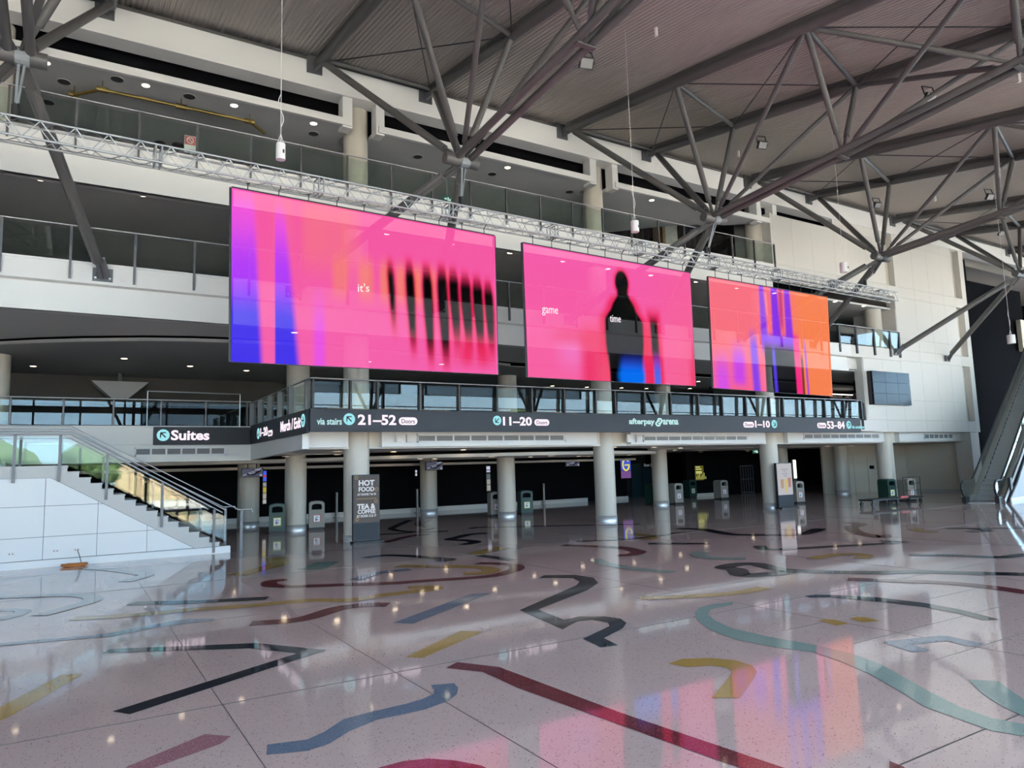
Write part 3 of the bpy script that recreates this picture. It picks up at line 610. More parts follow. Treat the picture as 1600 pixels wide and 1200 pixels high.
# Suites sign on the recessed left part
su = thing('wayfinding_sign', 'charcoal sign reading Suites above the stair', 'sign', (4.2, 29.1, 3.47), 'charcoal wayfinding sign bands')
YU = 29.08; a = PY(239.5, 694.5, YU); b = PY(377, 694, YU)
MB().box((a.x,YU,3.44), (5.92,YU+.12,4.10)).build('board', M['sign'], su)
a = PY(267, 688, YU); b = PY(327, 688, YU); b.z = a.z; text_fit('Suites', su, a, b, PY(267, 672, YU).z - a.z, M['signtxt'], bold=.03)
disc(su, PY(255, 680, YU), .215, math.radians(135))
# ================================================================== GLASS BALUSTRADES
def balustrade(name, label, p, q, z0, z1, ts, postm='post', low=.45, pw=.05, pd=.10, glass_off=.0, railr=.025, lean=0., glassz=None):
    """posts at fractions ts along p->q; glass panes between, handrail on top"""
    p = V((*p, 0)); q = V((*q, 0)); d = (q-p); n = V((d.y, -d.x, 0)).normalized(); u = d.normalized()
    t = thing(name, label, 'railing', (p.x, p.y, z0), 'glass balustrades')
    pm = MB().bar((0,0,-low), (0,0,z1-z0-.04), pw, pd, n).mesh('post', M[postm])
    for f in ts: inst(pm, 'post', t, p + d*f + V((0,0,z0)) + n*.03)
    fs = sorted(set([0.] + list(ts) + [1.])); gz0 = (glassz if glassz is not None else z0+.06)
    for a_, b_ in zip(fs[:-1], fs[1:]):
        if (b_-a_)*d.length < .25: continue
        A_ = p + d*a_ + u*.04; B_ = p + d*b_ - u*.04
        MB().prism([A_ + V((0,0,gz0)), B_ + V((0,0,gz0)), B_ + V((0,0,z1-.1)) + n*lean, A_ + V((0,0,z1-.1)) + n*lean], -n*.012).build('glass_pane', M['glass'], t)
    MB().tube(p + V((0,0,z1)), q + V((0,0,z1)), railr, 8).build('handrail', M['rail'], t, smooth=True)
    return t
fr_ = lambda xs, a, b: [(x-a)/(b-a) for x in xs]
xs = [6.05,7.2,8.07,9.5,10.91,12.36,13.79,15.2,16.64,17.57,19.05,20.44,21.99,23.4,24.87,26.42,27.33,28.83,30.35,31.84,33.25]
balustrade('glass_railing', 'glass railing with dark posts above the long charcoal sign band', (6.0,21.1), (33.3,21.1), 4.13, 5.07, fr_(xs,6.0,33.3), 'postdark', .0, .06, .14, lean=.02)
balustrade('glass_railing', 'short return of the mezzanine glass railing at its left corner', (6.0,29.3), (6.0,21.1), 4.13, 5.07, [.02,.2,.38,.56,.74,.97], 'post', .0, .06, .16)
balustrade('glass_railing', 'glass railing above the Suites sign, behind the stair', (-14,29.4), (6.0,29.4), 4.12, 5.12, fr_([-12.4,-10.9,-9.4,-7.8,-6.3,-4.8,-3.3,-1.8,-.28,1.25,2.79,4.34,5.85],-14,6), 'post', .42, .05, .08)
balustrade('glass_railing', 'glass railing of the middle level at the left above the bracket plate', (-14,21.9), (33.2,21.9), 8.08, 9.04, fr_([-1.72+1.52*k for k in range(-8,23)],-14,33.2), 'post', .5, .06, .08)
balustrade('glass_railing', 'glass railing of the top level running above the lighting truss', (-14,21.9), (28.7,21.9), 11.62, 12.63, fr_([-1.72+1.52*k for k in range(-8,20)]+[28.6],-14,28.7), 'post', .42, .05, .08)
balustrade('glass_railing', 'blue reflecting glass railing in the wall opening right of the third screen', (33.2,21.95), (38.7,21.95), 8.08, 9.08, fr_([33.25,34.71,36.29,37.76,38.65],33.2,38.7), 'postdark', .45, .12, .1, lean=.075)
balustrade('glass_railing', 'end of the mezzanine railing against the white wall', (33.3,21.1), (34.9,22.0), 4.13, 5.07, [.05,.5,.98], 'postdark', .5, .07, .12)
# ================================================================== STAIR
YA, YB = 22.8, 25.4
NR = 16; RH = 2.65/NR; RUN = (4.09+.07)/(NR-1)
st = thing('staircase', 'white panelled staircase rising to the left with grey stone steps', 'staircase', (2, YA, 0))
XT = -.07                                                 # nose of the top landing; step k (1 = lowest) nose at XT + (NR-k)*RUN
for k in range(1, NR):
    nx = XT + (NR-k)*RUN; z = k*RH
    MB().box((nx-RUN-.02, YA+.02, z-.035), (nx+.02, YB, z)).box((nx-.02, YA+.03, z-RH), (nx, YB, z-.035)).build('tread', M['stairgrey'], st)
MB().box((-7, YA+.02, 2.61), (XT+.02, YB, 2.65)).box((XT-.02, YA+.03, 2.65-RH), (XT, YB, 2.61)).build('landing', M['stairgrey'], st)
# stringer: stepped top, sloping underside
def zl(x): return 2.33 + (x+.42)*(.20-2.33)/(3.15+.42) if x > -.42 else 2.33
top = [(-7, 2.65), (XT, 2.65)]
for k in range(NR-1, 0, -1):
    nx = XT + (NR-k)*RUN; top += [(nx-RUN, k*RH), (nx, k*RH)]
poly = top + [(XT+(NR-1)*RUN, .2), (3.15, .2), (-.42, 2.33), (-7, 2.33)]
seen = []
for q in poly:
    if not seen or (abs(q[0]-seen[-1][0]) + abs(q[1]-seen[-1][1])) > 1e-4: seen.append(q)
# triangulate per slice so the concave outline stays clean
mb = MB()
bx = sorted({round(x, 4) for x, z in seen})
def ztop(x):
    if x < XT: return 2.65
    k = NR - 1 - int((x - XT)/RUN); return max(1, k)*RH
for a, b in zip(bx[:-1], bx[1:]):
    zt = ztop((a+b)/2); za = max(.2, zl(a)); zb = max(.2, zl(b))
    mb.prism([(a,YA,za),(b,YA,zb),(b,YA,zt),(a,YA,zt)], (0,.1,0))
mb.build('stringer', M['stairgrey'], st)
def clip(poly, f):
    out = []
    for i in range(len(poly)):
        p, q = poly[i], poly[(i+1) % len(poly)]; fp, fq = f(p), f(q)
        if fp >= 0: out.append(p)
        if (fp >= 0) != (fq >= 0): s_ = fp/(fp-fq); out.append((p[0]+(q[0]-p[0])*s_, p[1]+(q[1]-p[1])*s_))
    return out
vx = [-7,-5.2,-3.7,-2.2,PY(68,830,YA).x, PY(152,830,YA).x, PY(230,830,YA).x, 3.2]; hz_ = [.2, PY(180,832,YA).z, PY(180,786,YA).z, 2.33]
slope = lambda q: (2.33 + (q[0]+.42)*(.20-2.33)/(3.57)) - .012 - q[1]
for a, b in zip(vx[:-1], vx[1:]):
    for c_, d_ in zip(hz_[:-1], hz_[1:]):
        pg = clip([(a+.006,c_+.006),(b-.006,c_+.006),(b-.006,d_-.006),(a+.006,d_-.006)], slope)
        if len(pg) > 2: MB().prism([(x, YA+.02, z) for x, z in pg], (0,.05,0)).build('side_panel', M['stairwhite'], st)
MB().prism([(-7,YA+.07,.0),(4.05,YA+.07,0),(4.05,YA+.07,.19),(3.2,YA+.07,.19),(-.42,YA+.07,2.33),(-7,YA+.07,2.33)], (0,.03,0)).build('backing', M['post'], st)
MB().box((-7,YA-.02,0), (4.12,YA+.06,.19)).build('plinth', M['stairwhite'], st)
MB().box((4.05,YA+.02,0), (4.1,YB,.165)).build('plinth', M['stairwhite'], st)
MB().prism([(-7,YB,.0),(4.05,YB,0),(4.05,YB,.19),(-.42,YB,2.4),(-7,YB,2.4)], (0,.06,0)).build('far_side', M['stairwhite'], st)
def railrun(y, s):
    zr = lambda x, h: 2.65 + h if x < XT+.05 else max(2.65 + h - (x-XT-.05)*RH/RUN, .17+h)
    px_ = [PY(23,700,YA).x, PY(94,700,YA).x, PY(167,740,YA).x, PY(253,790,YA).x, PY(334,830,YA).x]
    rl = thing('stair_railing', 'glass stair railing with dark flat posts on the %s side of the stair' % s, 'railing', (2, y, .2), 'stair railings')
    for x in px_ + ([-2.9,-4.4] if s == 'near' else [-2.9,-4.4]):
        zz = zr(x, .82); MB().box((x-.035,y-.05,zz-1.25 if s == 'near' else zz-.8), (x+.035,y-.01,zz)).build('post', M['post'], rl)
    xs_ = sorted([-5.8,-4.4,-2.9] + px_ + [4.0])
    for a, b in zip(xs_[:-1], xs_[1:]):
        MB().prism([(a+.02,y-.02,zr(a+.02,.08)),(b-.02,y-.02,zr(b-.02,.08)),(b-.02,y-.02,zr(b-.02,.78)),(a+.02,y-.02,zr(a+.02,.78))], (0,.012,0)).build('glass_pane', M['glass'], rl)
    for h, dy, xe in ((1.06,.02,4.35),(.98,.1,4.0),(.86,.06,3.9)):
        pts = [(-6,y+dy,2.65+h),(XT+.05,y+dy,2.65+h),(xe,y+dy,zr(xe,h))]
        if h == 1.06: pts += [(xe+.36,y+dy,zr(xe,h)),(xe+.4,y+dy,zr(xe,h)-.1)]
        MB().path(pts, .017, 8).build('handrail', M['rail'], rl, smooth=True)
    x = 4.42; MB().box((x-.04,y-.03,0), (x+.04,y+.03,zr(4.35,1.06)-.03)).build('floor_post', M['post'], rl)
    return rl
railrun(YA, 'near'); railrun(YB, 'far')
# second flight going up at the left edge
fl = thing('staircase', 'upper stair flight at the left edge climbing from the landing', 'staircase', (-3, 25.5, 2.65))
for k in range(9):
    MB().box((-1.6-.3*k-.3, YB+.1, 2.65+.163*k), (-1.6-.3*k, 28.3, 2.65+.163*(k+1))).build('step', M['stairgrey'], fl)
# sockets on the stair wall, cable coil
for px, py, lab in ((17,866,'leftmost wall socket on the white stair side'),(87,861,'middle wall socket on the white stair side'),(120,859,'wall socket with the orange cord plugged in')):
    p = PY(px, py, YA); s_ = thing('wall_socket', lab, 'socket', (p.x, YA, p.z), 'wall sockets')
    MB().box((p.x-.075,YA-.02,p.z-.035), (p.x+.075,YA+.02,p.z+.035)).build('plate', M['plastic'], s_)
    me = MB().box((-.012,-.004,-.014),(.012,.004,.014)).mesh('outlet', M['ink'])
    for dx in (-.035,.035): inst(me, 'outlet', s_, (p.x+dx, YA-.022, p.z))
pc = PZ(116, 883, 0); pc.y = 22.45; cc = thing('extension_cord', 'coiled orange extension cord lying on the floor by the stair wall', 'cord', (pc.x, pc.y, 0))
pts = []
for k in range(150):
    a = k*.42; r = .16 + .05*math.sin(k*.7); pts.append((pc.x + 1.5*r*math.cos(a), pc.y + .8*r*math.sin(a), .015 + .0004*k + .008*math.sin(k*.9)))
MB().path(pts, .012, 5).build('coil', M['cord'], cc)
q = PY(121, 859, YA); MB().path([pts[-1],(q.x+.1,YA-.1,.06),(q.x+.05,YA-.06,.25),(q.x,YA-.03,q.z)], .009, 5).build('lead', M['rubber'], cc)
# ================================================================== BINS
def make_bin(name, lab, colm, bord, w=.60, d=.60, h=1.14):
    t = thing(name, lab, 'bin', (0,0,0), 'litter bins in the concourse')
    arch = lambda w_, z0, z1, zs, y, n=10: [(-w_/2,y,z0),(w_/2,y,z0)] + [(w_/2*math.cos(math.pi*k/n)**1 , y, zs + (z1-zs)*math.sin(math.pi*k/n)**.7) for k in range(n+1)]
    MB().prism(arch(w,.06,h,h-.12,.2), (0,d-.2,0)).build('body', M[colm], t)
    MB().box((-w/2,0,.10), (w/2,.2,.74)).box((-w/2-.005,-.015,.10),(w/2+.005,.02,.16)).box((-w/2,-.012,.66),(w/2,.02,.74)).build('front', M[colm], t)
    o1 = arch(w,.74,h,h-.12,0); o2 = arch(w*.66,.80,h-.11,h-.20,0)
    mb = MB(); n = len(o1); vs = [V(p) for p in o1] + [V(p) for p in o2]; vs += [p + V((0,.2,0)) for p in vs]
    fs = []
    for i in range(n):
        j = (i+1) % n; fs += [(i,j,n+j,n+i), (2*n+i,3*n+i,3*n+j,2*n+j), (i,2*n+i,2*n+j,j), (n+i,n+j,3*n+j,3*n+i)]
    mb.add(vs, fs).build('hood', M[colm], t)
    MB().prism(arch(w*.72,.77,h-.09,h-.17,.17), (0,.008,0)).build('opening', M['black'], t)
    MB().box((-w/2+.02,.02,0), (w/2-.02,d-.02,.10)).build('base', M['rubber'], t)
    nb_ = MB().box((-.14,-.008,.30),(.14,0,.60)).build('notice', M[bord], t)
    MB().box((-.115,-.012,.325),(.115,-.007,.575)).build('notice_sheet', M['paper'], nb_)
    MB().box((-.06,-.014,.36),(-.005,-.011,.46)).box((.01,-.014,.38),(.04,-.011,.44)).box((-.07,-.014,.49),(.07,-.011,.51)).box((-.03,-.014,.53),(.03,-.011,.545)).build('notice_print', M['ink'], nb_)
    return t
bp_ = [('g',433,834,'nearest green litter bin, left of a column'),('b',495,828,'nearest beige litter bin, right of a column'),('b',777,807,'beige litter bin second from left, beside a column'),
       ('g',824,804,'second green litter bin, right of a column'),('g',1026,789,'third green litter bin, left of a far column'),('b',1062,788,'third beige litter bin, right of a far column'),
       ('b',1133,780,'dim beige litter bin in the dark part of the concourse'),('g',1084,778,'dim green litter bin standing before the black wall'),('b',1252,787,'beige litter bin half behind the drinks poster totem'),
       ('g',1396,784,'green litter bin behind the flat trolley'),('b',1427,783,'beige litter bin behind the trolley handle')]
PB = {}
for c_, px, py, lab in bp_:
    p = PZ(px, py, 0); key = c_
    if key not in PB:
        PB[key] = make_bin('litter_bin', lab, 'green' if c_ == 'g' else 'binbeige', 'yellow' if c_ == 'g' else 'red'); o = PB[key]; o.location = p; 
    else: o = dup(PB[key], p, lab)
    o.rotation_euler = (0,0,math.radians(-14 if px < 900 else (-2 if px < 1300 else -8)))
    ORG[o.name] = V(p)
# ================================================================== TOTEMS
def totem(name, lab, xa, xb, ytop, ysp, ybot, y, rot=0):
    a = PY(xa, ybot, y); b = PY(xb, ybot, y); w = b.x - a.x; h = PY((xa+xb)/2, ytop, y).z; zs = PY((xa+xb)/2, ysp, y).z; cx = (a.x+b.x)/2
    t = thing(name, lab, 'totem', (cx, y, 0), 'digital totems')
    MB().box((cx-w/2,y,.06),(cx+w/2,y+.12,h)).build('housing', M['frame'], t)
    MB().box((cx-w/2-.06,y-.22,0.0),(cx+w/2+.06,y+.13,.06)).build('base_plate', M['rubber'], t)
    MB().box((cx-w/2+.02,y-.012,.10),(cx+w/2-.02,y+.01,zs-.02)).build('lower_panel', M['sign'], t)
    return t, cx, w, h, zs
y0 = PZ(570, 848, 0).y
t, cx, w, h, zs = totem('poster_totem', 'grey totem reading HOT FOOD and TEA & COFFEE', 552, 593.5, 741.5, 816, 845, y0)
gs = emit('totem_grey_screen', (.105,.107,.114), 1.0); lt = emit('totem_letters', (.62,.70,.80), 1.0); lt2 = emit('totem_line', (.55,.42,.25), .8)
MB().box((cx-w/2+.03,y0-.014,zs),(cx+w/2-.03,y0+.01,h-.035)).build('display', gs, t)
def TT(s, fx0, fx1, py0, py1, b=.02):
    zb = PY(572, py1, y0).z; text_fit(s, t, (cx-w/2+w*fx0, y0-.014, zb), (cx-w/2+w*fx1, y0-.014, zb), PY(572, py0, y0).z - zb, lt, bold=b)
TT('HOT', .20,.80,750,759,.04); TT('FOOD', .20,.79,760.5,768,.03); TT('AT DOOR 7 & 10', .15,.85,770.5,774); TT('TEA &', .14,.83,787,795.5,.04); TT('COFFEE', .16,.83,796,802.5,.03); TT('AT DOOR 12 & 17', .12,.86,804,808)
z = PY(572, 779.5, y0).z; MB().box((cx-w*.38,y0-.02,z),(cx+w*.38,y0-.015,z+.012)).build('divider', lt2, t)
for fx, pyy in ((.12,746),(.88,765),(.86,784),(.14,811)):
    z = PY(572, pyy, y0).z; X = cx-w/2+w*fx; mb = MB()
    for k in range(5): mb.tube((X+.05*math.cos(k*1.2),y0-.018,z+.05*math.sin(k*1.2)),(X+.05*math.cos(k*1.2+.9),y0-.018,z+.05*math.sin(k*1.2+.9)),.009,5)
    mb.build('ornament', lt2, t)
y1 = PZ(1230, 794, 0).y
t, cx, w, h, zs = totem('poster_totem', 'totem with a pale poster of iced drinks beside a column', 1217, 1241, 723, 773, 790, y1)
MB().box((cx-w/2+.03,y1-.014,zs),(cx+w/2-.03,y1+.01,h-.035)).build('display', emit('totem_pale_screen', (.50,.50,.54), 1.0), t)
for k, (fx, colr, hh, zz) in enumerate(((.30,(.55,.40,.30),.42,.30),(.55,(.75,.62,.30),.60,.12),(.78,(.55,.30,.27),.44,.34))):
    X = cx-w/2+w*fx; z = zs+zz; me = emit('drink_%d' % k, colr, .8)
    MB().prism([(X-.09,y1-.016,z),(X+.09,y1-.016,z),(X+.12,y1-.016,z+hh),(X-.12,y1-.016,z+hh)],(0,-.003,0)).build('drink_picture', me, t)
gt = emit('totem_small_text', (.30,.31,.36), 1.0)
for k, (fx0, fx1, f) in enumerate(((.28,.74,.78),(.42,.58,.72),(.34,.70,.65),(.42,.66,.58))):
    z = zs + (h-zs)*f; MB().box((cx-w/2+w*fx0,y1-.018,z),(cx-w/2+w*fx1,y1-.014,z+.035)).build('caption_line', gt, t)
# ================================================================== WALL AND COLUMN SCREENS
tvs = emit('tv_slate', (.075,.078,.115), 1.); tvl = emit('tv_pale', (.30,.32,.40), 1.); tvd = emit('tv_dark', (.015,.016,.025), 1.)
def tv(lab, xa, xb, ya, yb, y):
    a = PY(xa, yb, y); b = PY(xb, ya, y); t = thing('hanging_tv', lab, 'television', (a.x, y, a.z), 'hanging car advert screens')
    w_ = b.x-a.x; h_ = b.z-a.z
    MB().box((a.x,y,a.z),(b.x,y+.1,b.z)).build('housing', M['frame'], t); MB().box((a.x+.03,y-.006,a.z+.03),(b.x-.03,y,b.z-.03)).build('display', tvs, t)
    P = lambda u, v: (a.x+w_*u, y-.008, a.z+h_*v)
    MB().prism([P(.22,.30),(P(.40,.16)),P(.60,.20),P(.86,.55),P(.90,.70),P(.72,.84),P(.52,.76),P(.30,.50)],(0,-.003,0)).build('car_picture', tvd, t)
    mb = MB()
    for q, r in (((.30,.44),(.52,.62)),((.52,.62),(.84,.80)),((.36,.34),(.62,.50)),((.08,.20),(.24,.34)),((.6,.86),(.9,.92))): mb.tube(P(*q), P(*r), .018, 5)
    mb.build('highlight_lines', tvl, t); MB().box((P(.84,.08)[0],y-.012,P(0,.08)[2]),(P(.95,.08)[0],y-.007,P(0,.30)[2])).build('corner_label', tvl, t)
    MB().tube((a.x+w_*.3,y+.05,b.z-.02),(a.x+w_*.3,y+.05,2.95),.02,8).tube((a.x+w_*.7,y+.05,b.z-.02),(a.x+w_*.7,y+.05,2.95),.02,8).build('ceiling_bracket', M['rubber'], t)
tv('car advert screen above the dim column by the stair foot', 377, 411.5, 731, 746, 31.6)
tv('car advert screen above the dim column right of the hot food totem', 665.5, 692, 721, 735, 33.4)
tv('furthest car advert screen, above a dark column', 884, 905.5, 718, 729, 36.0)
def sign_panel(lab, xa, xb, ya, yb, y, rows, name='wall_display'):
    a = PY(xa, yb, y); b = PY(xb, ya, y); t = thing(name, lab, 'display', (a.x, y, a.z), 'lit wall displays')
    MB().box((a.x,y,a.z),(b.x,y+.08,b.z)).build('housing', M['frame'], t)
    for k, (f0, f1, col, s_) in enumerate(rows):
        MB().box((a.x+.02,y-.006-.001*k,a.z+(b.z-a.z)*f0),(b.x-.02,y,a.z+(b.z-a.z)*f1)).build('lit_block', emit('lit_block', col, s_), t)
    return t, a, b
sign_panel('lit menu column with blue top, left of the first round column', 410, 417, 735, 788, 36.0, [(.68,.98,(.05,.12,.8),1.),(.80,.86,(.6,.05,.1),.8),(.52,.64,(.4,.4,.4),.7),(.34,.5,(.5,.42,.08),.8),(.16,.32,(.45,.42,.38),.8),(.02,.14,(.5,.5,.48),.8)])
sign_panel('two small white lit squares on the black wall', 648.5, 652, 734, 744, 36.0, [(.55,.95,(.6,.6,.75),.9),(.05,.42,(.7,.7,.75),.9)])
sign_panel('lit menu column beside the second beige bin', 760.5, 766, 728, 768, 36.0, [(.86,.99,(.6,.62,.8),.9),(.76,.83,(.55,.55,.8),.9),(.5,.68,(.12,.16,.18),.8),(.28,.48,(.35,.35,.35),.8),(.03,.25,(.4,.38,.36),.8)])
t, a, b = sign_panel('blue and violet poster screen with a yellow ring emblem', 970.5, 985, 716, 748, 36.0, [(.40,.99,(.06,.10,.62),1.),(.02,.38,(.22,.10,.32),.8)])
yl = emit('emblem_yellow', (.85,.75,.08), 1.); cxx, cz = (a.x+b.x)/2, a.z+(b.z-a.z)*.68; mb = MB(); pts = [(cxx+.26*math.cos(math.radians(q_)),35.97,cz+.36*math.sin(math.radians(q_))) for q_ in range(40, 365, 20)]
mb.path(pts, .05, 6).path([pts[-1],(cxx-.1,35.97,cz-.02)], .04, 6).build('ring_emblem', yl, t)
t, a, b = sign_panel('yellow lit poster on the black wall at the far end', 1086.5, 1099, 727, 751, 34.1, [(.02,.98,(.10,.10,.02),.9)])
for k, f in enumerate((.86,.72,.55,.46)): MB().box((a.x+.08,34.08,a.z+(b.z-a.z)*f),(a.x+(b.x-a.x)*(.75 if k else .6),34.094,a.z+(b.z-a.z)*(f+.06))).build('text_line', emit('poster_yellow', (.75,.75,.25), .9), t)
mb = MB()
for k in range(7): X = a.x+.1+.14*k; mb.box((X,34.08,a.z+.08),(X+.05,34.094,a.z+.25+.12*(k % 3)))
mb.build('figures_picture', emit('poster_olive', (.45,.45,.12), .9), t)
# 3 x 3 video wall, switched off
a = PY(1361, 632, 21.9); b = PY(1414.5, 584, 21.9)
vw = thing('video_wall', 'switched-off black video wall of nine panels on the white wall', 'video wall', (a.x, 21.75, a.z))
off = mat('dark_screen_glass', (.010,.012,.016), .12, spec=.22)
MB().box((a.x,21.8,a.z),(b.x,22.0,b.z)).build('mount', M['frame'], vw)
for i in range(3):
    for j in range(3):
        X0 = a.x+(b.x-a.x)*i/3; X1 = a.x+(b.x-a.x)*(i+1)/3; Z0 = a.z+(b.z-a.z)*j/3; Z1 = a.z+(b.z-a.z)*(j+1)/3
        MB().box((X0+.008,21.7,Z0+.008),(X1-.008,21.8,Z1-.008)).build('panel', off, vw)
# ================================================================== VENTS, PLATES
def vent(lab, a, b, y, n):
    t = thing('air_vent', lab, 'vent', (a.x, y, b.z), 'air vents on the white beams')
    x0, x1, z1, z0 = a.x, b.x, a.z, b.z; f = .06
    MB().box((x0,y-.03,z1-f),(x1,y,z1)).box((x0,y-.03,z0),(x1,y,z0+f)).box((x0,y-.03,z0),(x0+f,y,z1)).box((x1-f,y-.03,z0),(x1,y,z1)).build('frame', M['ventwhite'], t)
    for k in range(n):
        u0 = x0+f+(x1-x0-2*f)*k/n; u1 = x0+f+(x1-x0-2*f)*(k+1)/n
        g = MB().box((u0,y-.004,z0+f),(u1,y,z1-f)).build('grille', M['vent'], t)
        mb = MB(); MB().box((u1-.06,y-.025,z0+f),(u1,y,z1-f)).build('divider', M['ventwhite'], g)
        m_ = 5
        for q in range(m_): zz = z0+f+(z1-z0-2*f)*(q+.4)/m_; mb.box((u0,y-.016,zz),(u1-.06,y-.006,zz+.02))
        mb.build('louvres', M['louvre'], g)
vent('long air vent on the white beam under the door 11 to 20 sign', PY(651,678,22.45), PY(884,690,22.45), 22.45, 9)
vent('long air vent on the white beam under the arena name', PY(1004,680,22.45), PY(1169,689,22.45), 22.45, 9)
vent('long air vent on the white beam at the right end of the sign band', PY(1255,677,22.45), PY(1375,686,22.45), 22.45, 9)
vent('short air vent on the beam right of the last column', PY(1443,677,22.45), PY(1490,686,22.45), 22.45, 6)
vent('air vent below the Suites sign', PY(210,699,29.28), PY(355,711,29.28), 29.28, 6)
for px, lab in ((622,'left white box on the beam beside the hot food column'),(639,'right white box on the beam beside the hot food column'),(982,'left white box on the beam under the arena name'),(997,'right white box on the beam under the arena name')):
    a = PY(px-4.5, 679, 22.45); b = PY(px+4.5, 691, 22.45); t = thing('control_box', lab, 'box', (a.x, 22.45, b.z), 'white boxes on the beams')
    MB().box((a.x,22.36,b.z),(b.x,22.45,a.z)).build('case', M['white'], t); MB().box((a.x+.04,22.35,b.z+.05),(b.x-.04,22.36,a.z-.05)).build('cover', M['plastic'], t)
# ================================================================== DOWNLIGHTS
def make_down(r=.11):
    t = thing('downlight', 'x', 'downlight', (0,0,0), 'recessed downlights')
    MB().lathe(0,0,[(r*1.22,0.0),(r*1.22,-.012),(r,-.012),(r,0)],18).build('trim_ring', M['ring'], t)
    MB().lathe(0,0,[(.001,-.006),(r*.98,-.006)],18).build('lens', M['lamp'], t); return t
rows_ = [('upper level ceiling row', 13.76, [(72,90),(228,125),(366,156),(490,185),(793,256),(956,291),(1018,308)]),
 ('middle level ceiling row', 10.4, [(63,280),(224,305),(366,326),(495,346),(605,365),(706,381),(797,395),(880,408),(950,420),(1017,430),(1088,440),(1152,450),(1210,458),(1262,465),(1305,471),(1350,478)]),
 ('mezzanine ceiling front row', 6.58, [(194,560),(297,572),(385,579),(460,528),(576,565),(690,569)]),
 ('mezzanine ceiling second row', 6.58, [(52,572),(55,585),(160,589),(248,592),(338,595),(863,603),(917,605),(971,606),(1010,607),(1091,596),(1078,607)]),
 ('ground ceiling front row', 2.99, [(615,706),(724,703),(960,699),(1022,699),(1063,700),(1085,701),(1113,702),(1163,702),(1252,700),(1293,700),(1331,699)]),
 ('curved raft row', 2.715, [(657,717),(679,717),(768,714),(829,714),(861,712),(904,713),(919,714),(983,711),(1055,713)]),
 ('ground ceiling back row', 2.90, [(446,713),(527,710),(371,731),(609,726),(694,724),(1095,706),(1145,707),(1168,705)]),
]
P0 = make_down(); first = True
def in_poly(x, y, pg):
    c_ = False
    for i in range(len(pg)):
        (x0_, y0_), (x1_, y1_) = pg[i], pg[i-1]
        if (y0_ > y) != (y1_ > y) and x < (x1_-x0_)*(y-y0_)/(y1_-y0_)+x0_: c_ = not c_
    return c_
for nm, z, lst in rows_:
    for k, (px, py) in enumerate(sorted(lst)):
        p = PZ(px, py, z)
        if p.y > 35 or p.y < 20: p = PZ(px, py, z+.05) if p.y > 35 else p
        if z > 13: p = PY(px, py, 22.5)
        p.y = max(p.y, 22.35) if z > 10 else p.y
        if p.y > 35.5: p = V((p.x*.0+PY(px,py,34.5).x, 34.5, z))
        if 'raft' in nm and not in_poly(p.x, p.y, sm): p = PY(px, py, 30.5); p.z = 2.715 if in_poly(p.x, p.y, sm) else 2.97
        else: p.z = z
        if nm.startswith('ground') and p.x < 6.1: p.z = 2.86
        if nm.startswith('ground') and p.x > 45: p = PY(px, py, 27.0); p.z = 2.99
        if nm.startswith('mezz'):
            p = PZ(px, py, 6.58); p.z = 6.58 if in_poly(p.x, p.y, [(q_[0], q_[1]) for q_ in crv] + [(46,26),(46,40),(-29,40),(-29,31.5)]) else 6.76
        lab = 'round lit downlight in the %s, %s from the left' % (nm, ORD[k])
        if first: P0.location = p; P0['label'] = lab; ORG[P0.name] = p; first = False
        else: dup(P0, p, lab)
spk = None
for k, (px, py) in enumerate([(75,160),(100,128),(183,124),(296,151),(490,209),(653,245),(769,272),(890,300)]):
    p = PZ(px, py, 13.75); t = thing('ceiling_speaker', 'round dark speaker grille in the upper level ceiling, %s from the left' % ORD[k] , 'speaker', p, 'ceiling speakers')
    MB().lathe(p.x,p.y,[(.16,13.76),(.17,13.745),(.001,13.74)],16).build('grille', M['vent'], t); MB().lathe(p.x,p.y,[(.16,13.755),(.19,13.755),(.19,13.745),(.165,13.742)],16).build('rim', M['soffit'], t)
# ================================================================== THINGS HUNG FROM THE ROOF
def roofpt(px, py, drop=0):
    d = ray(px, py); s_ = (15.87 - .165*22 - drop - EYE)/(d.z - .165*d.y); return O + d*s_
for k, (px, py, y, lab) in enumerate(((438.5,237,14.0,'white cylinder sensor hanging on a knotted wire above the largest screen'),(992,354,14.6,'white cylinder sensor hanging on a wire above the middle screen'),(1318.5,418,15.5,'white cylinder sensor hanging before the white wall'),(1580,530,14,'white cylinder sensor hanging before the black walls'))):
    p = PY(px, py, y); dst = (p-O).length; r = {0:6.5,1:6.0,2:5.2,3:4.6}[k]/1118*dst; hh = {0:24,1:17,2:14,3:11}[k]/1118*dst; zt = zdeck(y)
    t = thing('pendant_sensor', lab, 'sensor', (p.x, y, p.z-hh/2), 'white pendant sensors')
    MB().lathe(p.x,y,[(.001,p.z+hh/2),(r*.9,p.z+hh/2),(r,p.z+hh/2-.02),(r,p.z-hh/2),(.001,p.z-hh/2)],24).build('can', M['plastic'], t, smooth=False)
    MB().box((p.x+r*.2,y-r-.008,p.z-.05),(p.x+r*.55,y-r*.6,p.z+.02)).build('port', M['vent'], t)
    wr = MB().tube((p.x,y,p.z+hh/2),(p.x,y,zt),.007,5)
    for q in range(14):
        a0 = q*.45; z0 = p.z+hh/2+.35+q*.05; wr.tube((p.x+.05*math.sin(a0),y,z0),(p.x+.05*math.sin(a0+.45),y,z0+.05),.008,5)
    wr.tube((p.x-r*.7,y,p.z+hh/2),(p.x,y,p.z+hh/2+.2),.006,5).tube((p.x+r*.7,y,p.z+hh/2),(p.x,y,p.z+hh/2+.2),.006,5)
    wr.build('wire', M['plastic'], t)
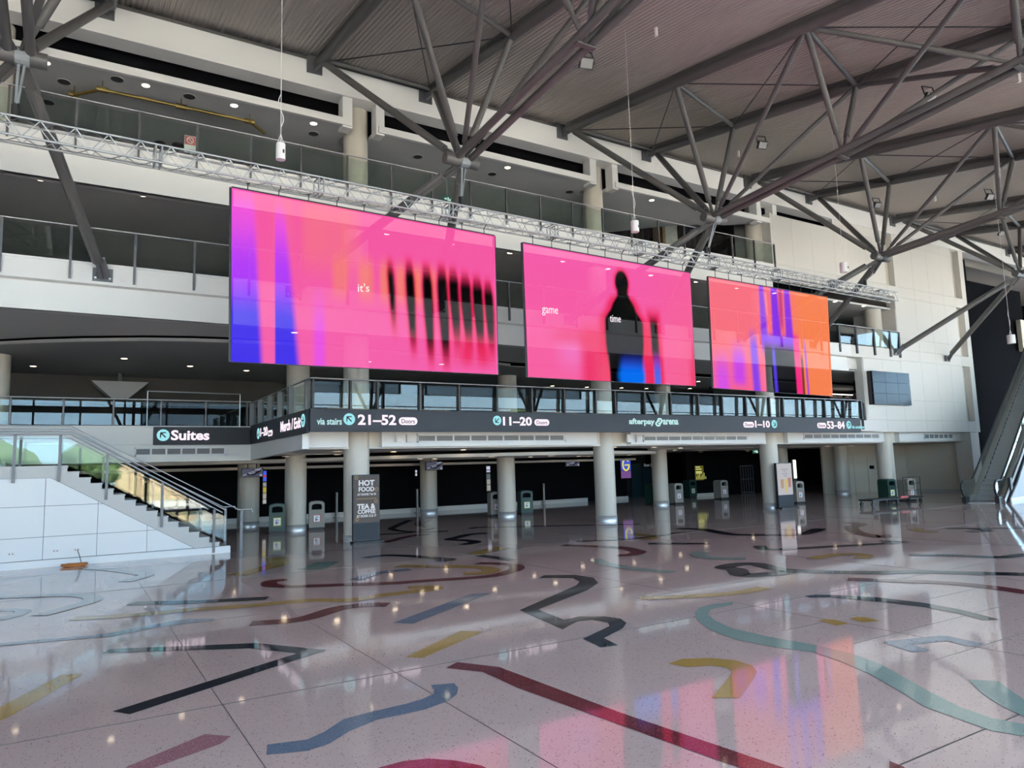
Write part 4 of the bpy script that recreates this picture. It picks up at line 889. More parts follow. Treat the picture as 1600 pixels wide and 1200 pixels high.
for k, (px, py, lab) in enumerate(((1025,50,'white ceiling sensor near the top middle of the roof deck'),(1154,240,'white ceiling sensor under the roof beside the third truss'),(1592,122,'white ceiling sensor at the right edge of the roof'),(1461,310,'white ceiling sensor low on the right roof deck'))):
    p = roofpt(px, py, .12); t = thing('roof_sensor', lab, 'sensor', p, 'white roof sensors')
    MB().tube((p.x,p.y,p.z-.14),(p.x,p.y,p.z+.12),.055,14).build('can', M['plastic'], t, smooth=False); MB().tube((p.x,p.y,p.z+.1),(p.x,p.y,p.z+.17),.03,8).build('stem', M['ring'], t)
for k, (px, py, lab) in enumerate(((917,99,'black floodlight on the roof deck between the second and third trusses, nearest'),(1192,227,'black floodlight on the roof deck above the third truss node'),(1455,153,'black floodlight behind the double chord of the third truss'),(1548,308,'black floodlight at the right under the fourth truss'),(1372,321,'black floodlight on the roof near the wall top'),(1566,365,'black floodlight on the far right roof deck'),(1518,382,'furthest black floodlight by the fifth truss'))):
    p = roofpt(px, py, .46); t = thing('floodlight', lab, 'floodlight', p, 'black roof floodlights'); s_ = .75 if k else .85
    b = MB(); n_ = V((-.3,-.75,-.6)).normalized(); u = V((1,-.3,0)).normalized(); w_ = n_.cross(u).normalized(); A_ = p
    vs = []
    for dn in (0,-.12):
        for su, sw in ((-1,-1),(1,-1),(1,1),(-1,1)): vs.append(A_ + u*su*.26*s_ + w_*sw*.2*s_ + n_*dn)
    b.add(vs,[(0,1,2,3),(7,6,5,4),(0,4,5,1),(1,5,6,2),(2,6,7,3),(3,7,4,0)]); b.build('case', M['rubber'], t)
    MB().add([A_+u*a_*.22*s_+w_*c_*.16*s_+n_*.004 for a_, c_ in ((-1,-1),(1,-1),(1,1),(-1,1))],[(0,1,2,3)]).build('lens', M['lens'], t)
    MB().path([A_-u*.28*s_, A_-u*.28*s_+V((0,.1,.42)), A_+u*.28*s_+V((0,.1,.42)), A_+u*.28*s_], .02, 6).build('yoke', M['rubber'], t)
# exit signs
exg = emit('exit_green', (.02,.10,.07), 1.); exw = emit('exit_white', (.75,.9,.85), 1.)
def exit_sign(lab, px, py, y, w_, h_, zc_):
    p = PY(px, py, y); t = thing('exit_sign', lab, 'sign', p, 'exit signs')
    MB().box((p.x-w_/2,y,p.z-h_/2),(p.x+w_/2,y+.06,p.z+h_/2)).build('box', exg, t)
    MB().bar((p.x-w_*.05,y-.006,p.z),(p.x-w_*.3,y-.006,p.z),.01,.05).prism([(p.x-w_*.22,y-.008,p.z+h_*.2),(p.x-w_*.22,y-.008,p.z-h_*.2),(p.x-w_*.42,y-.008,p.z)],(0,.004,0)).build('arrow', exw, t)
    MB().box((p.x+w_*.02,y-.008,p.z-h_*.32),(p.x+w_*.18,y-.003,p.z+h_*.32)).box((p.x+w_*.24,y-.008,p.z-h_*.32),(p.x+w_*.4,y-.003,p.z+h_*.1)).build('running_person_and_door', exw, t)
    MB().tube((p.x,y+.03,p.z+h_/2),(p.x,y+.03,zc_),.015,6).build('stem', M['ring'], t)
exit_sign('green exit sign with arrow under the upper level ceiling', 699, 311, 24.5, .36, .24, 13.76)
exit_sign('small exit sign under the ground ceiling left of the third tall column', 1181, 705.5, 27.5, .42, .22, 3.0)
# ================================================================== ESCALATOR
th = math.radians(11); eu = V((math.cos(th), math.sin(th), 0)); en = V((-math.sin(th), math.cos(th), 0)); E0 = V((35.6, 16.35, 0)); SL = math.tan(math.radians(30))
def EP(s, w, h=0.): return E0 + eu*s + en*w + V((0,0,h))      # s along, w across (0 near .. 1.5 far), h height
def zslope(s): return max(0, (s-1.4)*SL)
es = thing('escalator', 'grey escalator climbing to the right with black handrails', 'escalator', E0)
S1 = 24.
stp = MB(); sv = []
for a_, b_ in (((0,0),(0,1)),): pass
for k in range(52):
    s_ = 1.4 + k*.4; z = (k+.5)*.4*SL
    q = [EP(s_,.28,z-.23),EP(s_,1.28,z-.23),EP(s_+.4,1.28,z-.23),EP(s_+.4,.28,z-.23)]
    r_ = [p_ + eu*.12 for p_ in q[:2]] + q[2:]
    MB().prism(q, (0,0,.10)).prism([p_ + V((0,0,.10)) for p_ in r_], (0,0,.085)).prism([p_ + V((0,0,.185)) for p_ in q], (0,0,.046)).build('step', M['step'], es)
MB().prism([EP(.3,.28,0),EP(1.4,.28,0),EP(1.4,1.28,0),EP(.3,1.28,0)], (0,0,.03)).build('landing_plate', M['steelring'], es)
for w0, w1, so in ((.10,.28,0.),(1.28,1.46,-.55)):
    # inclined deck / skirt
    mb = MB()
    for p, q in ((so+.9,1.6),(1.6,S1)):
        za, zb = zslope(p)+.02, zslope(q)+.02
        A_ = [EP(p,w0,za),EP(p,w1,za),EP(q,w1,zb),EP(q,w0,zb)]; mb.prism(A_, (0,0,.22))
    mb.build('deck', M['escmetal'], es)
    wm = (w0+w1)/2
    def hz2(s): return zslope(s-.1)+1.02
    pts = [EP(so+.75,wm,.28),EP(so+.45,wm,.42),EP(so+.33,wm,.65),EP(so+.4,wm,.88),EP(so+.62,wm,1.0),EP(so+1.0,wm,1.03)] + [EP(s,wm,hz2(s)) for s in (1.5,1.9,S1)]
    MB().path(pts, .045, 10).build('handrail', M['rubber'], es, smooth=True)
    gp = [EP(so+.9,wm,.25),EP(so+.55,wm,.5),EP(so+.5,wm,.75),EP(so+.65,wm,.94),EP(1.4,wm,.97),EP(S1,wm,hz2(S1)-.06),EP(S1,wm,zslope(S1)+.2),EP(1.6,wm,.25)]
    MB().prism(gp, en*.012).build('glass_panel', M['glass'], es)
    MB().prism([EP(so+.55,w0,0),EP(so+1.1,w0,0),EP(so+1.1,w1,0),EP(so+.55,w1,0)], (0,0,.3)).build('newel_base', M['rubber'], es)
MB().prism([EP(1.1,.0,0),EP(S1,.0,zslope(S1)-1.1),EP(S1,.0,zslope(S1)+.2),EP(1.5,.0,.2),EP(1.0,.0,.18)], en*.12).build('outer_truss', M['escmetal'], es)
# white cladding on the near flank, one panel per bay
for k in range(10):
    a = 1.9 + k*1.5; b = a + 1.49
    f = lambda s: max(.0, (s-1.9)*SL - .02)
    MB().prism([EP(a,-.05,0.16),EP(b,-.05,.16),EP(b,-.05,max(.17,f(b))),EP(a,-.05,max(.165,f(a)))], en*.05).build('cladding_panel', M['escwhite'], es)
MB().prism([EP(1.9,-.06,0),EP(17,-.06,0),EP(17,-.06,.16),EP(1.9,-.06,.16)], en*.06).build('plinth', M['stairwhite'], es)
MB().prism([EP(2.0,.05,.5),EP(2.3,.05,.62),EP(2.3,.05,1.15),EP(2.0,.05,1.1)], en*-.12).build('control_box', M['rubber'], es)
# ================================================================== FLAT TROLLEY
pa = PZ(1353, 784, 0); pb = PZ(1428, 781, 0); ty = 19.8
a = PY(1352, 776, ty); b = PY(1431, 776, ty); zt_ = .26
tr = thing('flat_trolley', 'long flat black trolley with a tube hoop handle at its right end', 'trolley', (a.x, ty, 0))
MB().box((a.x,ty-.35,zt_),(b.x,ty+.35,zt_+.07)).build('deck', M['rubber'], tr)
hoop = MB()
hp = [(b.x-.05,ty-.3,zt_),(b.x-.05,ty-.3,1.25),(b.x-1.5,ty-.3,1.25)]
hoop.path(hp, .022, 6).path([(b.x-1.5,ty-.3,1.25),(b.x-1.5,ty-.3,zt_)], .022, 6)
for z in (.62,.95): hoop.tube((b.x-.05,ty-.3,z),(b.x-1.5,ty-.3,z),.014,6)
hoop.tube((b.x-.6,ty-.3,zt_),(b.x-.6,ty-.3,1.25),.014,6); hoop.build('handle_hoop', M['rubber'], tr)
wh = MB().tube((0,-.03,0),(0,.03,0),.11,14).mesh('wheel', M['rubber'])
for x in (a.x+.12,(a.x+b.x)/2,b.x-.12):
    for dy in (-.28,.28): inst(wh, 'wheel', tr, (x,ty+dy,.11))
for x in (a.x+.12,(a.x+b.x)/2,b.x-.12):
    MB().box((x-.03,ty-.3,.13),(x+.03,ty-.26,zt_)).box((x-.03,ty+.26,.13),(x+.03,ty+.3,zt_)).build('caster_fork', M['post'], tr)
MB().box((a.x+2.2,ty-.38,zt_+.05),(a.x+2.8,ty-.28,zt_+.13)).build('strap', M['red'], tr)
# ================================================================== DOORS AND FITTINGS IN THE CONCOURSE
dn = V((26.6-29.3, -(46.4-41.6), 0)).normalized(); dp = V((41.6,29.3,0))
def PDg(px, py): return PP(px, py, dp + dn*.02, dn)
q0, q1 = PDg(1337, 768), PDg(1380, 768); zt_ = PDg(1358, 711).z; dd = (q1-q0).normalized(); q0.z = q1.z = 0
door = thing('door_1', 'beige double door with a small black plate in the diagonal wall', 'door', q0); door['kind'] = 'structure'
mid = (q0+q1)/2
for p, q in ((q0,mid),(mid,q1)): MB().prism([p+dd*.015,q-dd*.015,q-dd*.015+V((0,0,zt_)),p+dd*.015+V((0,0,zt_))], dn*.03).build('door_leaf', M['beige'], door)
MB().prism([mid+dd*.12+V((0,0,1.5)),mid+dd*.42+V((0,0,1.5)),mid+dd*.42+V((0,0,1.72)),mid+dd*.12+V((0,0,1.72))], dn*.05).build('sign_plate', M['black'], door)
MB().prism([q0-dd*.1+V((0,0,zt_)),q1+dd*.1+V((0,0,zt_)),q1+dd*.1+V((0,0,zt_+.06)),q0-dd*.1+V((0,0,zt_+.06))], dn*.05).build('door_head', M['beige'], door)
for k, px in enumerate((987.5, 1003.5)):
    a = PY(px, 770, 38.1); b = PY(px+15, 724, 38.1); d_ = MB().box((a.x,38.08,0),(b.x,38.2,min(2.75,b.z))).build('door_%d' % (k+2), M['teal'], kind='structure')
a = PY(1007, 729, 38.0); b = PY(1019, 729, 38.0); ds = thing('door_sign', 'faint small sign reading Door 2 above the dark teal doors', 'sign', (a.x,38.05,a.z))
MB().box((a.x-.1,38.05,a.z-.05),(b.x+.15,38.08,a.z+.28)).build('board', M['black'], ds); text_fit('Door 2', ds, (a.x,38.05,a.z),(b.x,38.05,a.z), .2, emit('faint_letters', (.16,.18,.19), 1.), bold=.01)
for px, lab in ((653,'slim metal post beside the two small lit squares'),(527,'slim metal post on the black wall left of the hot food totem'),(851,'slim metal post on the black wall beside the second green bin')):
    a = PY(px-2, 792, 36.0); t = thing('barrier_post', lab, 'post', (a.x, 35.9, 0), 'slim posts along the black wall')
    MB().tube((a.x,35.9,0.02),(a.x,35.9,1.25),.07,12).build('tube', M['escmetal'], t); MB().lathe(a.x,35.9,[(.001,.02),(.16,.02),(.16,0)],14).build('foot', M['escmetal'], t)
a = PY(1297, 769, 33.6); b = PY(1313, 724, 33.6); t = thing('white_cabinet', 'tall pale cabinet standing in the dark area before the beige column', 'cabinet', (a.x,33.6,0))
MB().box((a.x,33.6,0),(b.x,34.1,b.z)).build('carcass', M['post'], t); MB().box((a.x+.03,33.57,.1),((a.x+b.x)/2-.01,33.6,b.z-.04)).build('cabinet_door', M['beige'], t); MB().box(((a.x+b.x)/2+.01,33.57,.1),(b.x-.03,33.6,b.z-.04)).build('cabinet_door', M['beige'], t)
a = PY(1241, 748, 28.6); b = PY(1243.5, 718, 28.6); t = thing('light_tube', 'bright vertical light strip behind the drinks poster totem', 'light', (a.x,28.6,a.z))
MB().box((a.x,28.62,0),(b.x,28.7,b.z)).build('channel', M['post'], t); MB().box((a.x+.01,28.6,a.z+.02),(b.x-.01,28.62,b.z-.02)).build('tube', emit('strip_white', (.9,.9,.85), 1.6), t)
a = PY(1158, 760, 34.2); t = thing('roller_gate', 'dim barred roller gate in the black end wall', 'gate', (a.x,34.2,0))
b = PY(1175, 727, 34.2)
for k in range(6): X = a.x+(b.x-a.x)*k/5; MB().box((X-.03,34.15,.02),(X+.03,34.2,b.z)).build('bar', M['post'], t)
for f in (.0,.5,1): MB().box((a.x,34.13,.05+(b.z-.1)*f),(b.x,34.18,.11+(b.z-.1)*f)).build('cross_rail', M['post'], t)
# ================================================================== MEZZANINE FITTINGS
a = PY(1300, 622, 27.5); b = PY(1330, 592, 27.5)
t = thing('shop_shelf', 'lit shop shelves of small stock behind the right end of the mezzanine rail', 'shelf', (a.x,27.5,4.08))
MB().box((a.x-.2,28.1,4.08),(b.x+.1,28.2,6.3)).box((a.x-.25,27.5,4.08),(a.x-.2,28.2,6.3)).box((b.x+.1,27.5,4.08),(b.x+.15,28.2,6.3)).build('carcass', M['black'], t)
for z in (4.5,4.95,5.4,5.85): MB().box((a.x-.2,27.5,z),(b.x+.1,28.1,z+.04)).build('shelf_board', M['post'], t)
MB().box((a.x-.1,27.45,6.22),(b.x,27.55,6.27)).build('shelf_lamp', emit('shelf_lamp_glow', (1,.92,.8), 3.), t)
mb = MB()
for z in (4.54,4.99,5.44,5.89):
    x = a.x-.15
    while x < b.x: h_ = random.uniform(.15,.32); mb.box((x,27.55,z),(x+.09,27.75,z+h_)); x += random.uniform(.11,.16)
o = mb.build('small_stock', mat('stock_grey', (.22,.21,.2), .5, var=.5, scale=9), t); o['kind'] = 'stuff'
box('wall_mezzanine_shop', (31.6,29,4.08), (46,29.3,6.6), 'dark'); box('wall_mezzanine_back', (-29.7,37.6,4.08), (46,38,6.6), 'dark')
a = PY(1341, 585, 24.2); t = thing('banner_stand', 'dark banner stand with a red round badge at the end of the mezzanine', 'banner', (a.x,24.2,4.08))
p = PY(1338, 621, 24.1); MB().box((a.x-.45,24.2,4.14),(a.x+.5,24.26,6.6)).build('banner', M['dark'], t); MB().box((a.x-.5,24.1,4.08),(a.x+.55,24.4,4.14)).build('foot', M['rubber'], t)
MB().prism([(p.x+.24*math.cos(k*.3),24.18,p.z+.24*math.sin(k*.3)) for k in range(21)], (0,-.01,0)).build('badge_rim', M['plastic'], t); MB().prism([(p.x+.2*math.cos(k*.3),24.165,p.z+.2*math.sin(k*.3)) for k in range(21)], (0,-.01,0)).build('badge', M['red'], t)
for xa, xb, lab in ((512,560,'low timber counter behind the mezzanine rail at its left corner'),(590,700,'long timber counter behind the mezzanine rail below the largest screen'),(830,900,'timber counter behind the mezzanine rail below the middle screen')):
    a = PY(xa, 630, 31); b = PY(xb, 630, 31); t = thing('bar_counter', lab, 'counter', (a.x,31,4.08), 'mezzanine counters')
    MB().box((a.x,31,4.08),(b.x,31.7,5.05)).build('front', M['brown'], t); MB().box((a.x-.05,30.92,5.05),(b.x+.05,31.75,5.11)).build('counter_top', M['wood'], t)
a = PY(142, 604, 33); b = PY(232, 622, 33); t = thing('menu_canopy', 'dark wedge-shaped bulkhead hanging at the back of the left mezzanine', 'bulkhead', (a.x,33,5.9))
MB().prism([(a.x,33,6.2),(b.x,33,6.2),(b.x-.8,33,5.45),(a.x+.8,33,5.45)], (0,1,0)).build('panel', low, t); MB().tube((a.x+1,33.5,6.2),(a.x+1,33.5,6.58),.03,8).tube((b.x-1,33.5,6.2),(b.x-1,33.5,6.58),.03,8).build('hanger', M['post'], t)
box('wall_mezzanine_bulkhead', (-12,34.6,5.4), (12,34.9,6.58), mat('umber', (.035,.03,.024), .6))
a = PY(231, 611, 32.5); b = PY(375, 626, 32.5); t = thing('steel_frame', 'thin pale metal frame above the glass railing behind the Suites sign', 'frame', (a.x,32.5,4.08))
MB().path([(a.x,32.5,4.08),(a.x,32.5,PY(231,611,32.5).z),(b.x,32.5,PY(375,616,32.5).z),(b.x,32.5,4.08)], .025, 6).build('tube', M['rail'], t)
# ================================================================== UPPER LEVEL FITTINGS
gp = thing('gold_pipe', 'gold pipe run bending along the upper level ceiling', 'pipe', PZ(250,168,13.4))
pp = [PZ(116,148,13.45),PZ(158,140,13.5),PZ(280,166,13.5),PZ(390,190,13.45),PZ(413,208,13.4)]
MB().path(pp, .05, 8).build('tube', M['gold'], gp, smooth=True)
for px, py in ((116,148),(160,140),(283,167),(390,190)): p = PZ(px, py, 13.48); MB().tube(p+V((-.15,0,0)), p+V((.15,0,0)), .085, 10).build('coupling', M['gold'], gp); MB().tube(p, (p.x,p.y,13.755), .012, 5).build('hanger', M['gold'], gp)
for k, (px, py, lab) in enumerate(((250,228,'bar stool on the upper level, left of the no smoking notice'),(278,230,'bar stool on the upper level nearest the no smoking notice'))):
    p = PY(px, py, 25.0); t = thing('bar_stool', lab, 'stool', (p.x,25,11.6), 'upper level stools')
    MB().lathe(p.x,25,[(.001,p.z+.1),(.17,p.z+.1),(.19,p.z+.04),(.10,p.z),(.04,p.z-.02)],16).build('seat', M['rubber'], t); MB().tube((p.x,25,11.6),(p.x,25,p.z),.045,10).build('stem', M['rubber'], t); MB().lathe(p.x,25,[(.001,11.63),(.22,11.63),(.22,11.6)],16).build('foot', M['rubber'], t)
for k, (xa, xb, py, lab) in enumerate(((130,236,214,'long timber counter on the upper level seen through the glass rail'),(355,385,247,'timber bench table at the right of the no smoking notice'))):
    a = PY(xa, py, 26.2); b = PY(xb, py+22 if k == 0 else py+6, 26.2); t = thing('high_table', lab, 'table', (a.x,26.2,11.6), 'upper level tables')
    zt_ = 12.62 if k == 0 else 12.3
    MB().box((a.x,26,zt_),(b.x,26.8,zt_+.07)).build('tabletop', M['brown'], t); MB().box((a.x,25.98,zt_-.14),(b.x,26.02,zt_)).build('apron', M['wood'], t)
    for x in (a.x+.1,b.x-.1): MB().box((x-.04,26.3,11.6),(x+.04,26.4,zt_)).build('leg', M['steelring'], t)
p = PY(297, 224, 22.6); t = thing('notice_board', 'white no smoking notice with a red ring on the upper level rail', 'sign', (p.x,22.6,p.z))
MB().box((p.x-.16,22.6,p.z-.30),(p.x+.16,22.63,p.z+.24)).build('board', M['paper'], t); MB().box((p.x-.15,22.595,p.z-.05),(p.x+.15,22.6,p.z+.22)).build('red_field', M['red'], t)
mb = MB(); mb.path([(p.x+.09*math.cos(k*.4),22.59,p.z+.09+.09*math.sin(k*.4)) for k in range(17)], .014, 5).tube((p.x-.06,22.59,p.z+.15),(p.x+.06,22.59,p.z+.03),.012,5).build('ring_symbol', M['paper'], t)
MB().tube((p.x,22.62,11.6),(p.x,22.62,p.z-.28),.02,8).build('stand', M['post'], t)
# black curtains at the right end of the upper level
def curtain(lab, xa, xb, y, z0, z1):
    n = int((xb-xa)/.05); vs = []; 
    for i in range(n+1):
        x = xa+(xb-xa)*i/n; yy = y+.09*math.sin(i*.9)+.03*math.sin(i*2.3)
        vs += [(x,yy,z0),(x,yy,z1)]
    t = thing('stage_curtain', lab, 'curtain', (xa,y,z0), 'black curtains'); MB().add(vs,[(2*i,2*i+2,2*i+3,2*i+1) for i in range(n)]).build('cloth', M['curtain'], t, smooth=True)
    MB().tube((xa,y,z1+.03),(xb,y,z1+.03),.03,8).build('track', M['post'], t)
a = PY(1068, 340, 26); b = PY(1163, 380, 26); curtain('wide black pleated curtain on the upper level left of the tall column', a.x, b.x+.6, 26, 11.6, 14.4)
a = PY(985, 340, 27.5); b = PY(1030, 380, 27.5); curtain('narrow black curtain behind the end of the upper level ceiling', a.x-2, b.x, 27.5, 11.6, 15.2)
a = PY(1036, 376, 26.5); b = PY(1056, 323, 26.5); t = thing('pale_pier', 'pale wall pier standing between the two black curtains', 'pier', (a.x,26.5,11.6)); MB().box((a.x,26.5,11.6),(b.x,27.2,b.z)).build('pier', M['wallwhite'], t); MB().box((a.x-.05,26.45,11.6),(a.x+.15,27.2,b.z+.1)).build('edge_strip', M['wood'], t)
p = PY(192, 437, 21.92); t = thing('junction_plate', 'tiny square plate on the second white fascia right of the bracket', 'plate', (p.x,21.9,p.z)); MB().box((p.x-.05,21.9,p.z-.05),(p.x+.05,21.92,p.z+.05)).build('plate', M['plastic'], t); MB().tube((p.x,21.895,p.z),(p.x,21.9,p.z),.012,8).build('screw', M['ring'], t)
# ================================================================== FLOOR INLAYS (coloured terrazzo set in the floor)
TZ = dict(black=((.026,.026,.034),(.10,.10,.11)), yellow=((.47,.29,.075),(.6,.45,.2)), blue=((.16,.20,.27),(.36,.40,.46)), red=((.17,.035,.042),(.35,.15,.16)), pink=((.36,.16,.18),(.6,.5,.5)), teal=((.27,.37,.33),(.42,.52,.48)), grey=((.25,.25,.245),(.4,.4,.4)))
TM = {k: terrazzo('terrazzo_'+k, a, tuple(x*.55 for x in a), b, .055) for k, (a, b) in TZ.items()}
inl = 0
def inlay(col, pts, lab):
    global inl
    ps = [PZ(x, y, 0) for x, y in pts]; ps = [V((p.x, p.y, 0)) for p in ps]; inl += 1; h = .0035 + .00008*inl
    import mathutils.geometry as mg
    tri = mg.tessellate_polygon([ps]); MB().add([p + V((0,0,h)) for p in ps], [tuple(f) if (ps[f[1]]-ps[f[0]]).cross(ps[f[2]]-ps[f[0]]).z > 0 else tuple(reversed(f)) for f in tri]).build('terrazzo_inlay', TM[col], floor, label=lab)
def stroke(col, pts, lab, w=.34):
    global inl
    ps = [PZ(x, y, 0) for x, y in pts]; ps = [V((p.x, p.y, 0)) for p in ps]
    sm_ = []
    for i in range(len(ps)-1):
        p0, p1_, p2_, p3 = ps[max(0,i-1)], ps[i], ps[i+1], ps[min(len(ps)-1,i+2)]
        for k in range(5):
            t_ = k/5; sm_.append(.5*((2*p1_)+(p2_-p0)*t_+(2*p0-5*p1_+4*p2_-p3)*t_*t_+(3*p1_-p0-3*p2_+p3)*t_**3))
    sm_.append(ps[-1]); inl += 1; h = .0035 + .00008*inl; vs = []
    for i, p in enumerate(sm_):
        d = (sm_[min(i+1,len(sm_)-1)] - sm_[max(i-1,0)]).normalized(); n = V((-d.y, d.x, 0)); vs += [p + n*w/2 + V((0,0,h)), p - n*w/2 + V((0,0,h))]
    MB().add(vs, [(2*i, 2*i+1, 2*i+3, 2*i+2) for i in range(len(sm_)-1)]).build('terrazzo_inlay', TM[col], floor, label=lab)
c3 = lambda *p: [(x/2, 780+y/2) for x, y in p]; c4 = lambda *p: [(800+x/2, 780+y/2) for x, y in p]; c5 = lambda *p: [(1200+x/4, 780+y/4) for x, y in p]; c8 = lambda *p: [(1300+x/4.8, 950+y/4.8) for x, y in p]; c6 = lambda *p: [(x/4, 880+y/4) for x, y in p]
inlay('black', c3((320,481),(345,468),(570,460),(800,450),(1020,472),(405,673),(352,664),(930,482),(780,467),(348,481)), 'black arrow-shaped inlay at the left foreground')
inlay('yellow', c3((-90,690),(0,650),(190,550),(260,546),(40,675),(-60,722)), 'yellow bar inlay at the left edge')
inlay('blue', c3((835,768),(960,752),(1010,730),(1075,688),(1150,668),(1270,640),(1320,625),(1355,610),(1357,597),(1347,582),(1418,576),(1432,590),(1428,610),(1400,632),(1330,658),(1180,690),(1090,727),(1030,765),(960,788),(832,800)), 'blue wavy inlay in the middle foreground')
inlay('pink', c3((390,840),(640,735),(722,742),(690,765),(470,845)), 'speckled pink bar inlay at the bottom left')
inlay('yellow', c3((1268,494),(1440,412),(1512,414),(1320,497)), 'short yellow bar inlay in the middle')
inlay('blue', c3((1228,387),(1470,297),(1535,294),(1290,390)), 'straight blue bar inlay behind the short yellow bar')
inlay('red', [(697,1044),(714,1035),(780,1042.6),(972,1115),(1200,1192),(1260,1212),(1190,1212),(1120,1188),(809,1075),(755,1050.4)], 'long dark red inlay crossing the right foreground')
inlay('yellow', c4((488,515),(530,500),(620,497),(700,505),(750,520),(766,540),(755,562),(712,622),(624,622),(685,550),(688,538),(668,526),(620,521),(570,524),(545,525)), 'yellow hook inlay in front of the reflections')
inlay('black', c4((85,247),(100,238),(200,237),(255,246),(270,262),(235,285),(82,345),(163,378),(210,367),(290,367),(340,374),(358,388),(345,405),(287,435),(332,457),(278,464),(222,437),(305,397),(300,386),(250,377),(205,382),(158,407),(25,347),(200,270),(212,258),(190,247),(120,247)), 'black double-hook inlay near the middle')
inlay('teal', c4((690,322),(630,328),(585,340),(570,355),(580,380),(620,410),(700,440),(830,465),(940,478),(1020,505),(1120,548),(1210,600),(1290,650),(1400,690),(1500,725),(1620,745),(1620,708),(1500,685),(1400,650),(1310,605),(1230,560),(1150,515),(1050,480),(940,455),(800,430),(690,405),(635,380),(612,360),(622,345),(690,330)), 'long pale teal S-curve inlay at the right')
inlay('teal', c8((1022,538),(1252,552),(1340,620),(1480,715),(1480,835),(1370,785),(1260,730),(1150,660),(1080,600)), 'broad teal inlay at the right edge')
inlay('blue', c8((382,262),(395,252),(800,210),(870,212),(1140,270),(1090,287),(1010,287),(870,248),(600,275),(740,320),(690,328),(600,332)), 'blue bracket inlay at the right')
inlay('black', c4((915,303),(950,299),(1010,300),(1150,308),(1290,325),(1400,345),(1525,377),(1470,378),(1390,357),(1290,338),(1190,326),(1080,315),(1000,308),(930,308)), 'dark curved inlay before the right reflections')
inlay('yellow', c5((310,760),(355,752),(410,753),(505,778),(430,792)), 'left small ochre patch inlay'); inlay('yellow', c5((505,745),(560,735),(610,740),(705,762),(590,772)), 'right small ochre patch inlay')
inlay('red', [(590,1201),(630,1190),(670,1186),(710,1189),(752,1197),(775,1208),(700,1225),(600,1215)], 'dark red arc inlay cut by the bottom edge'); inlay('red', [(1390,1190),(1412,1199),(1425,1210),(1390,1212)], 'red tip inlay at the bottom right')
inlay('grey', c6((-30,292),(60,287),(100,285),(190,292),(198,300),(150,325),(40,352),(-30,360),(-30,345),(40,332),(90,312),(95,304),(70,300),(-30,304)), 'grey hook inlay at the left edge')
inlay('blue', c6((-20,502),(640,447),(740,430),(1080,362),(1180,350),(1345,348),(1330,362),(1100,386),(960,405),(700,458),(-20,519)), 'pale blue band inlay at the left')
stroke('yellow', [(113,967),(200,962),(300,953),(387,947),(440,942),(496,938),(546,938),(600,930),(660,923),(678,920),(672,917),(638,919)], 'long wavy yellow inlay at the left')
stroke('red', [(392,974.5),(470,968),(525,952),(565,946),(607,945)], 'short wavy red inlay left of the middle', .36)
stroke('red', [(449,906),(427,908),(419,912),(432,916),(480,916),(560,913),(620,911),(660,908),(760,901),(798,893),(808,887),(797,882),(745,880)], 'long red hook inlay behind the yellow ones')
stroke('yellow', [(623,884),(650,885),(740,886),(766,890),(760,895),(725,897)], 'small yellow hook inlay inside the red hook', .4)
stroke('black', [(205,943),(300,941),(360,938),(418,935)], 'thin black bar inlay at the left')
stroke('black', [(570,872),(600,868),(640,869),(690,873),(707,874)], 'thin black inlay before the hot food totem'); stroke('black', [(708,874),(685,877.5)], 'black tip inlay before the hot food totem')
stroke('yellow', [(370,899),(400,891),(424,885),(436,880),(431,872)], 'yellow curl inlay by the stair foot', .5); stroke('teal', [(482,890),(500,884),(512,878)], 'short teal inlay before the first column', .6)
stroke('black', [(762,833),(735,835),(718,839),(703,843),(720,844),(738,845.5),(742,847.5),(730,850),(720,850)], 'black S inlay among the columns', .4); stroke('yellow', [(742,866),(760,861),(790,855.5)], 'pale yellow streak inlay among the columns', .5)
stroke('black', [(1232,894),(1180,899),(1158,898),(1150,890),(1132,887),(1152,882),(1180,881.5),(1205,887),(1240,892),(1350,895),(1425,893.5),(1487,895),(1610,898)], 'long black line inlay with a curled start at the right', .42)
stroke('black', [(1187,853),(1193,857.5),(1215,858.5),(1250,857),(1300,854),(1375,850),(1410,846.5),(1375,845.5)], 'black line inlay beyond the curled one')
stroke('red', [(1322,816),(1345,819),(1330,824),(1340,832),(1365,838),(1380,839),(1380,835)], 'red squiggle inlay at the far right', .4)
stroke('black', [(1060,826),(1095,827),(1108,829),(1130,833),(1150,835.5),(1200,836),(1250,835),(1272,830),(1280,826)], 'black wavy inlay in the distance before the third tall column', .45)
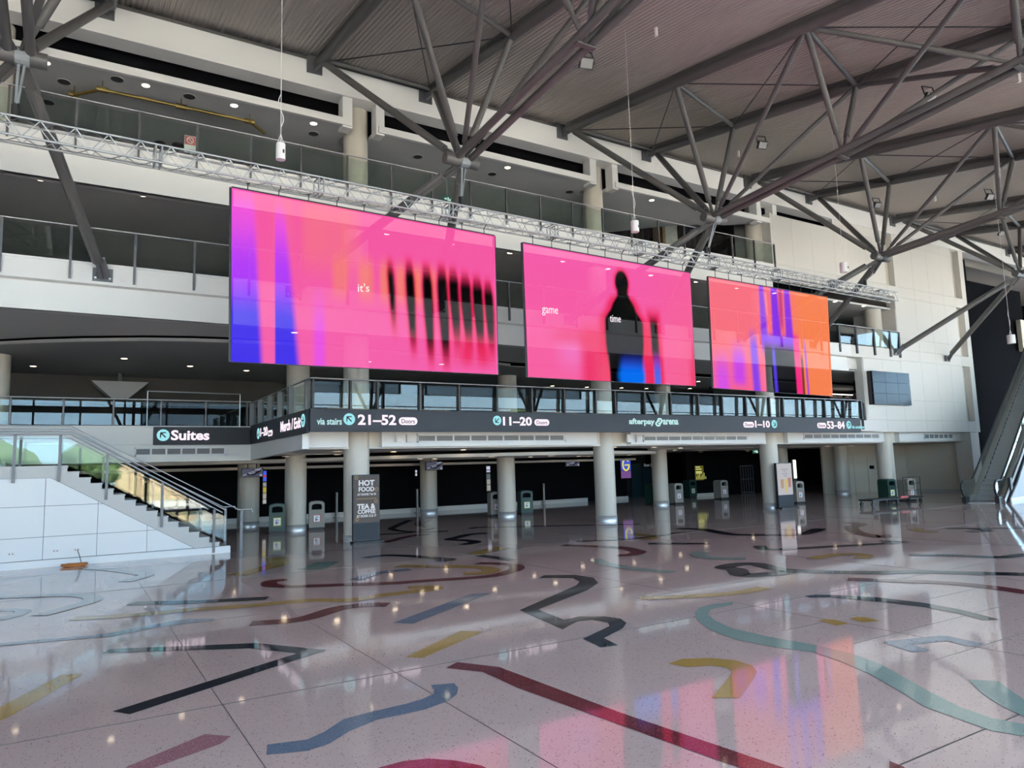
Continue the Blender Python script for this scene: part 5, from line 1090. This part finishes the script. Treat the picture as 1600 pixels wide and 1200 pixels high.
stroke('black', [(1420,867),(1480,868),(1560,871),(1585,869),(1610,866)], 'dark line inlay at the right edge'); stroke('red', [(1325,905),(1400,908),(1480,911),(1550,918),(1610,927)], 'thin red line inlay at the right')
stroke('yellow', [(1270,873.5),(1300,867.5),(1335,866),(1352,868),(1345,873)], 'ochre curl inlay right of the middle'); stroke('yellow', [(1000,935),(1080,932),(1150,927),(1195,918.5)], 'long ochre streak inlay right of the middle', .3)
stroke('teal', [(930,874),(945,881),(970,886),(1010,891),(1052,894.5)], 'grey teal curve inlay by the free-standing column'); stroke('red', [(880,852),(962,855),(990,860),(998,863),(985,867),(965,868)], 'red ring inlay behind the free-standing column', .4)
stroke('black', [(1013,849.5),(1108,849.5)], 'straight thin black inlay in the distance'); stroke('yellow', [(985,834),(1010,837),(1022,840),(1008,843)], 'ochre curl inlay in the distance', .4)
stroke('black', [(640,813),(617,823),(613,827),(640,831),(700,830)], 'black pointed curve inlay in the dark concourse', .3); stroke('red', [(668,812),(655,819),(672,824),(660,828)], 'red zigzag inlay in the dark concourse', .4)
stroke('black', [(735,826),(750,824),(800,823),(1000,819)], 'long black line inlay in the dark concourse', .3); stroke('black', [(560,836),(600,835),(645,832)], 'black stroke inlay beside the hot food totem'); stroke('red', [(600,848),(640,838),(670,834)], 'dark red stroke inlay beside the hot food totem')
stroke('grey', [(-10,934),(95,930),(138,932),(140,940),(60,962)], 'large pale grey loop inlay at the left'); stroke('grey', [(130,888),(170,890),(217,896),(228,899),(195,909)], 'pale grey loop inlay under the stair wall')
stroke('teal', [(1165,873),(1110,872),(1090,866),(1100,862)], 'faint teal curl inlay in the distance', .4); stroke('black', [(900,846),(1000,841),(1060,832)], 'thin dark line inlay behind the free-standing column', .25)
stroke('yellow', [(1430,826),(1440,830),(1465,831)], 'short ochre inlay before the trolley', .4); stroke('black', [(1515,826),(1545,829),(1510,831)], 'short black inlay before the escalator', .3); stroke('black', [(1480,826),(1600,825)], 'long dark line inlay before the escalator', .3)
stroke('black', [(800,875),(750,868)], 'short grey stroke inlay near the middle columns', .3); stroke('blue', [(555,906),(590,896),(640,890)], 'faint blue stroke inlay under the yellow hook', .3)
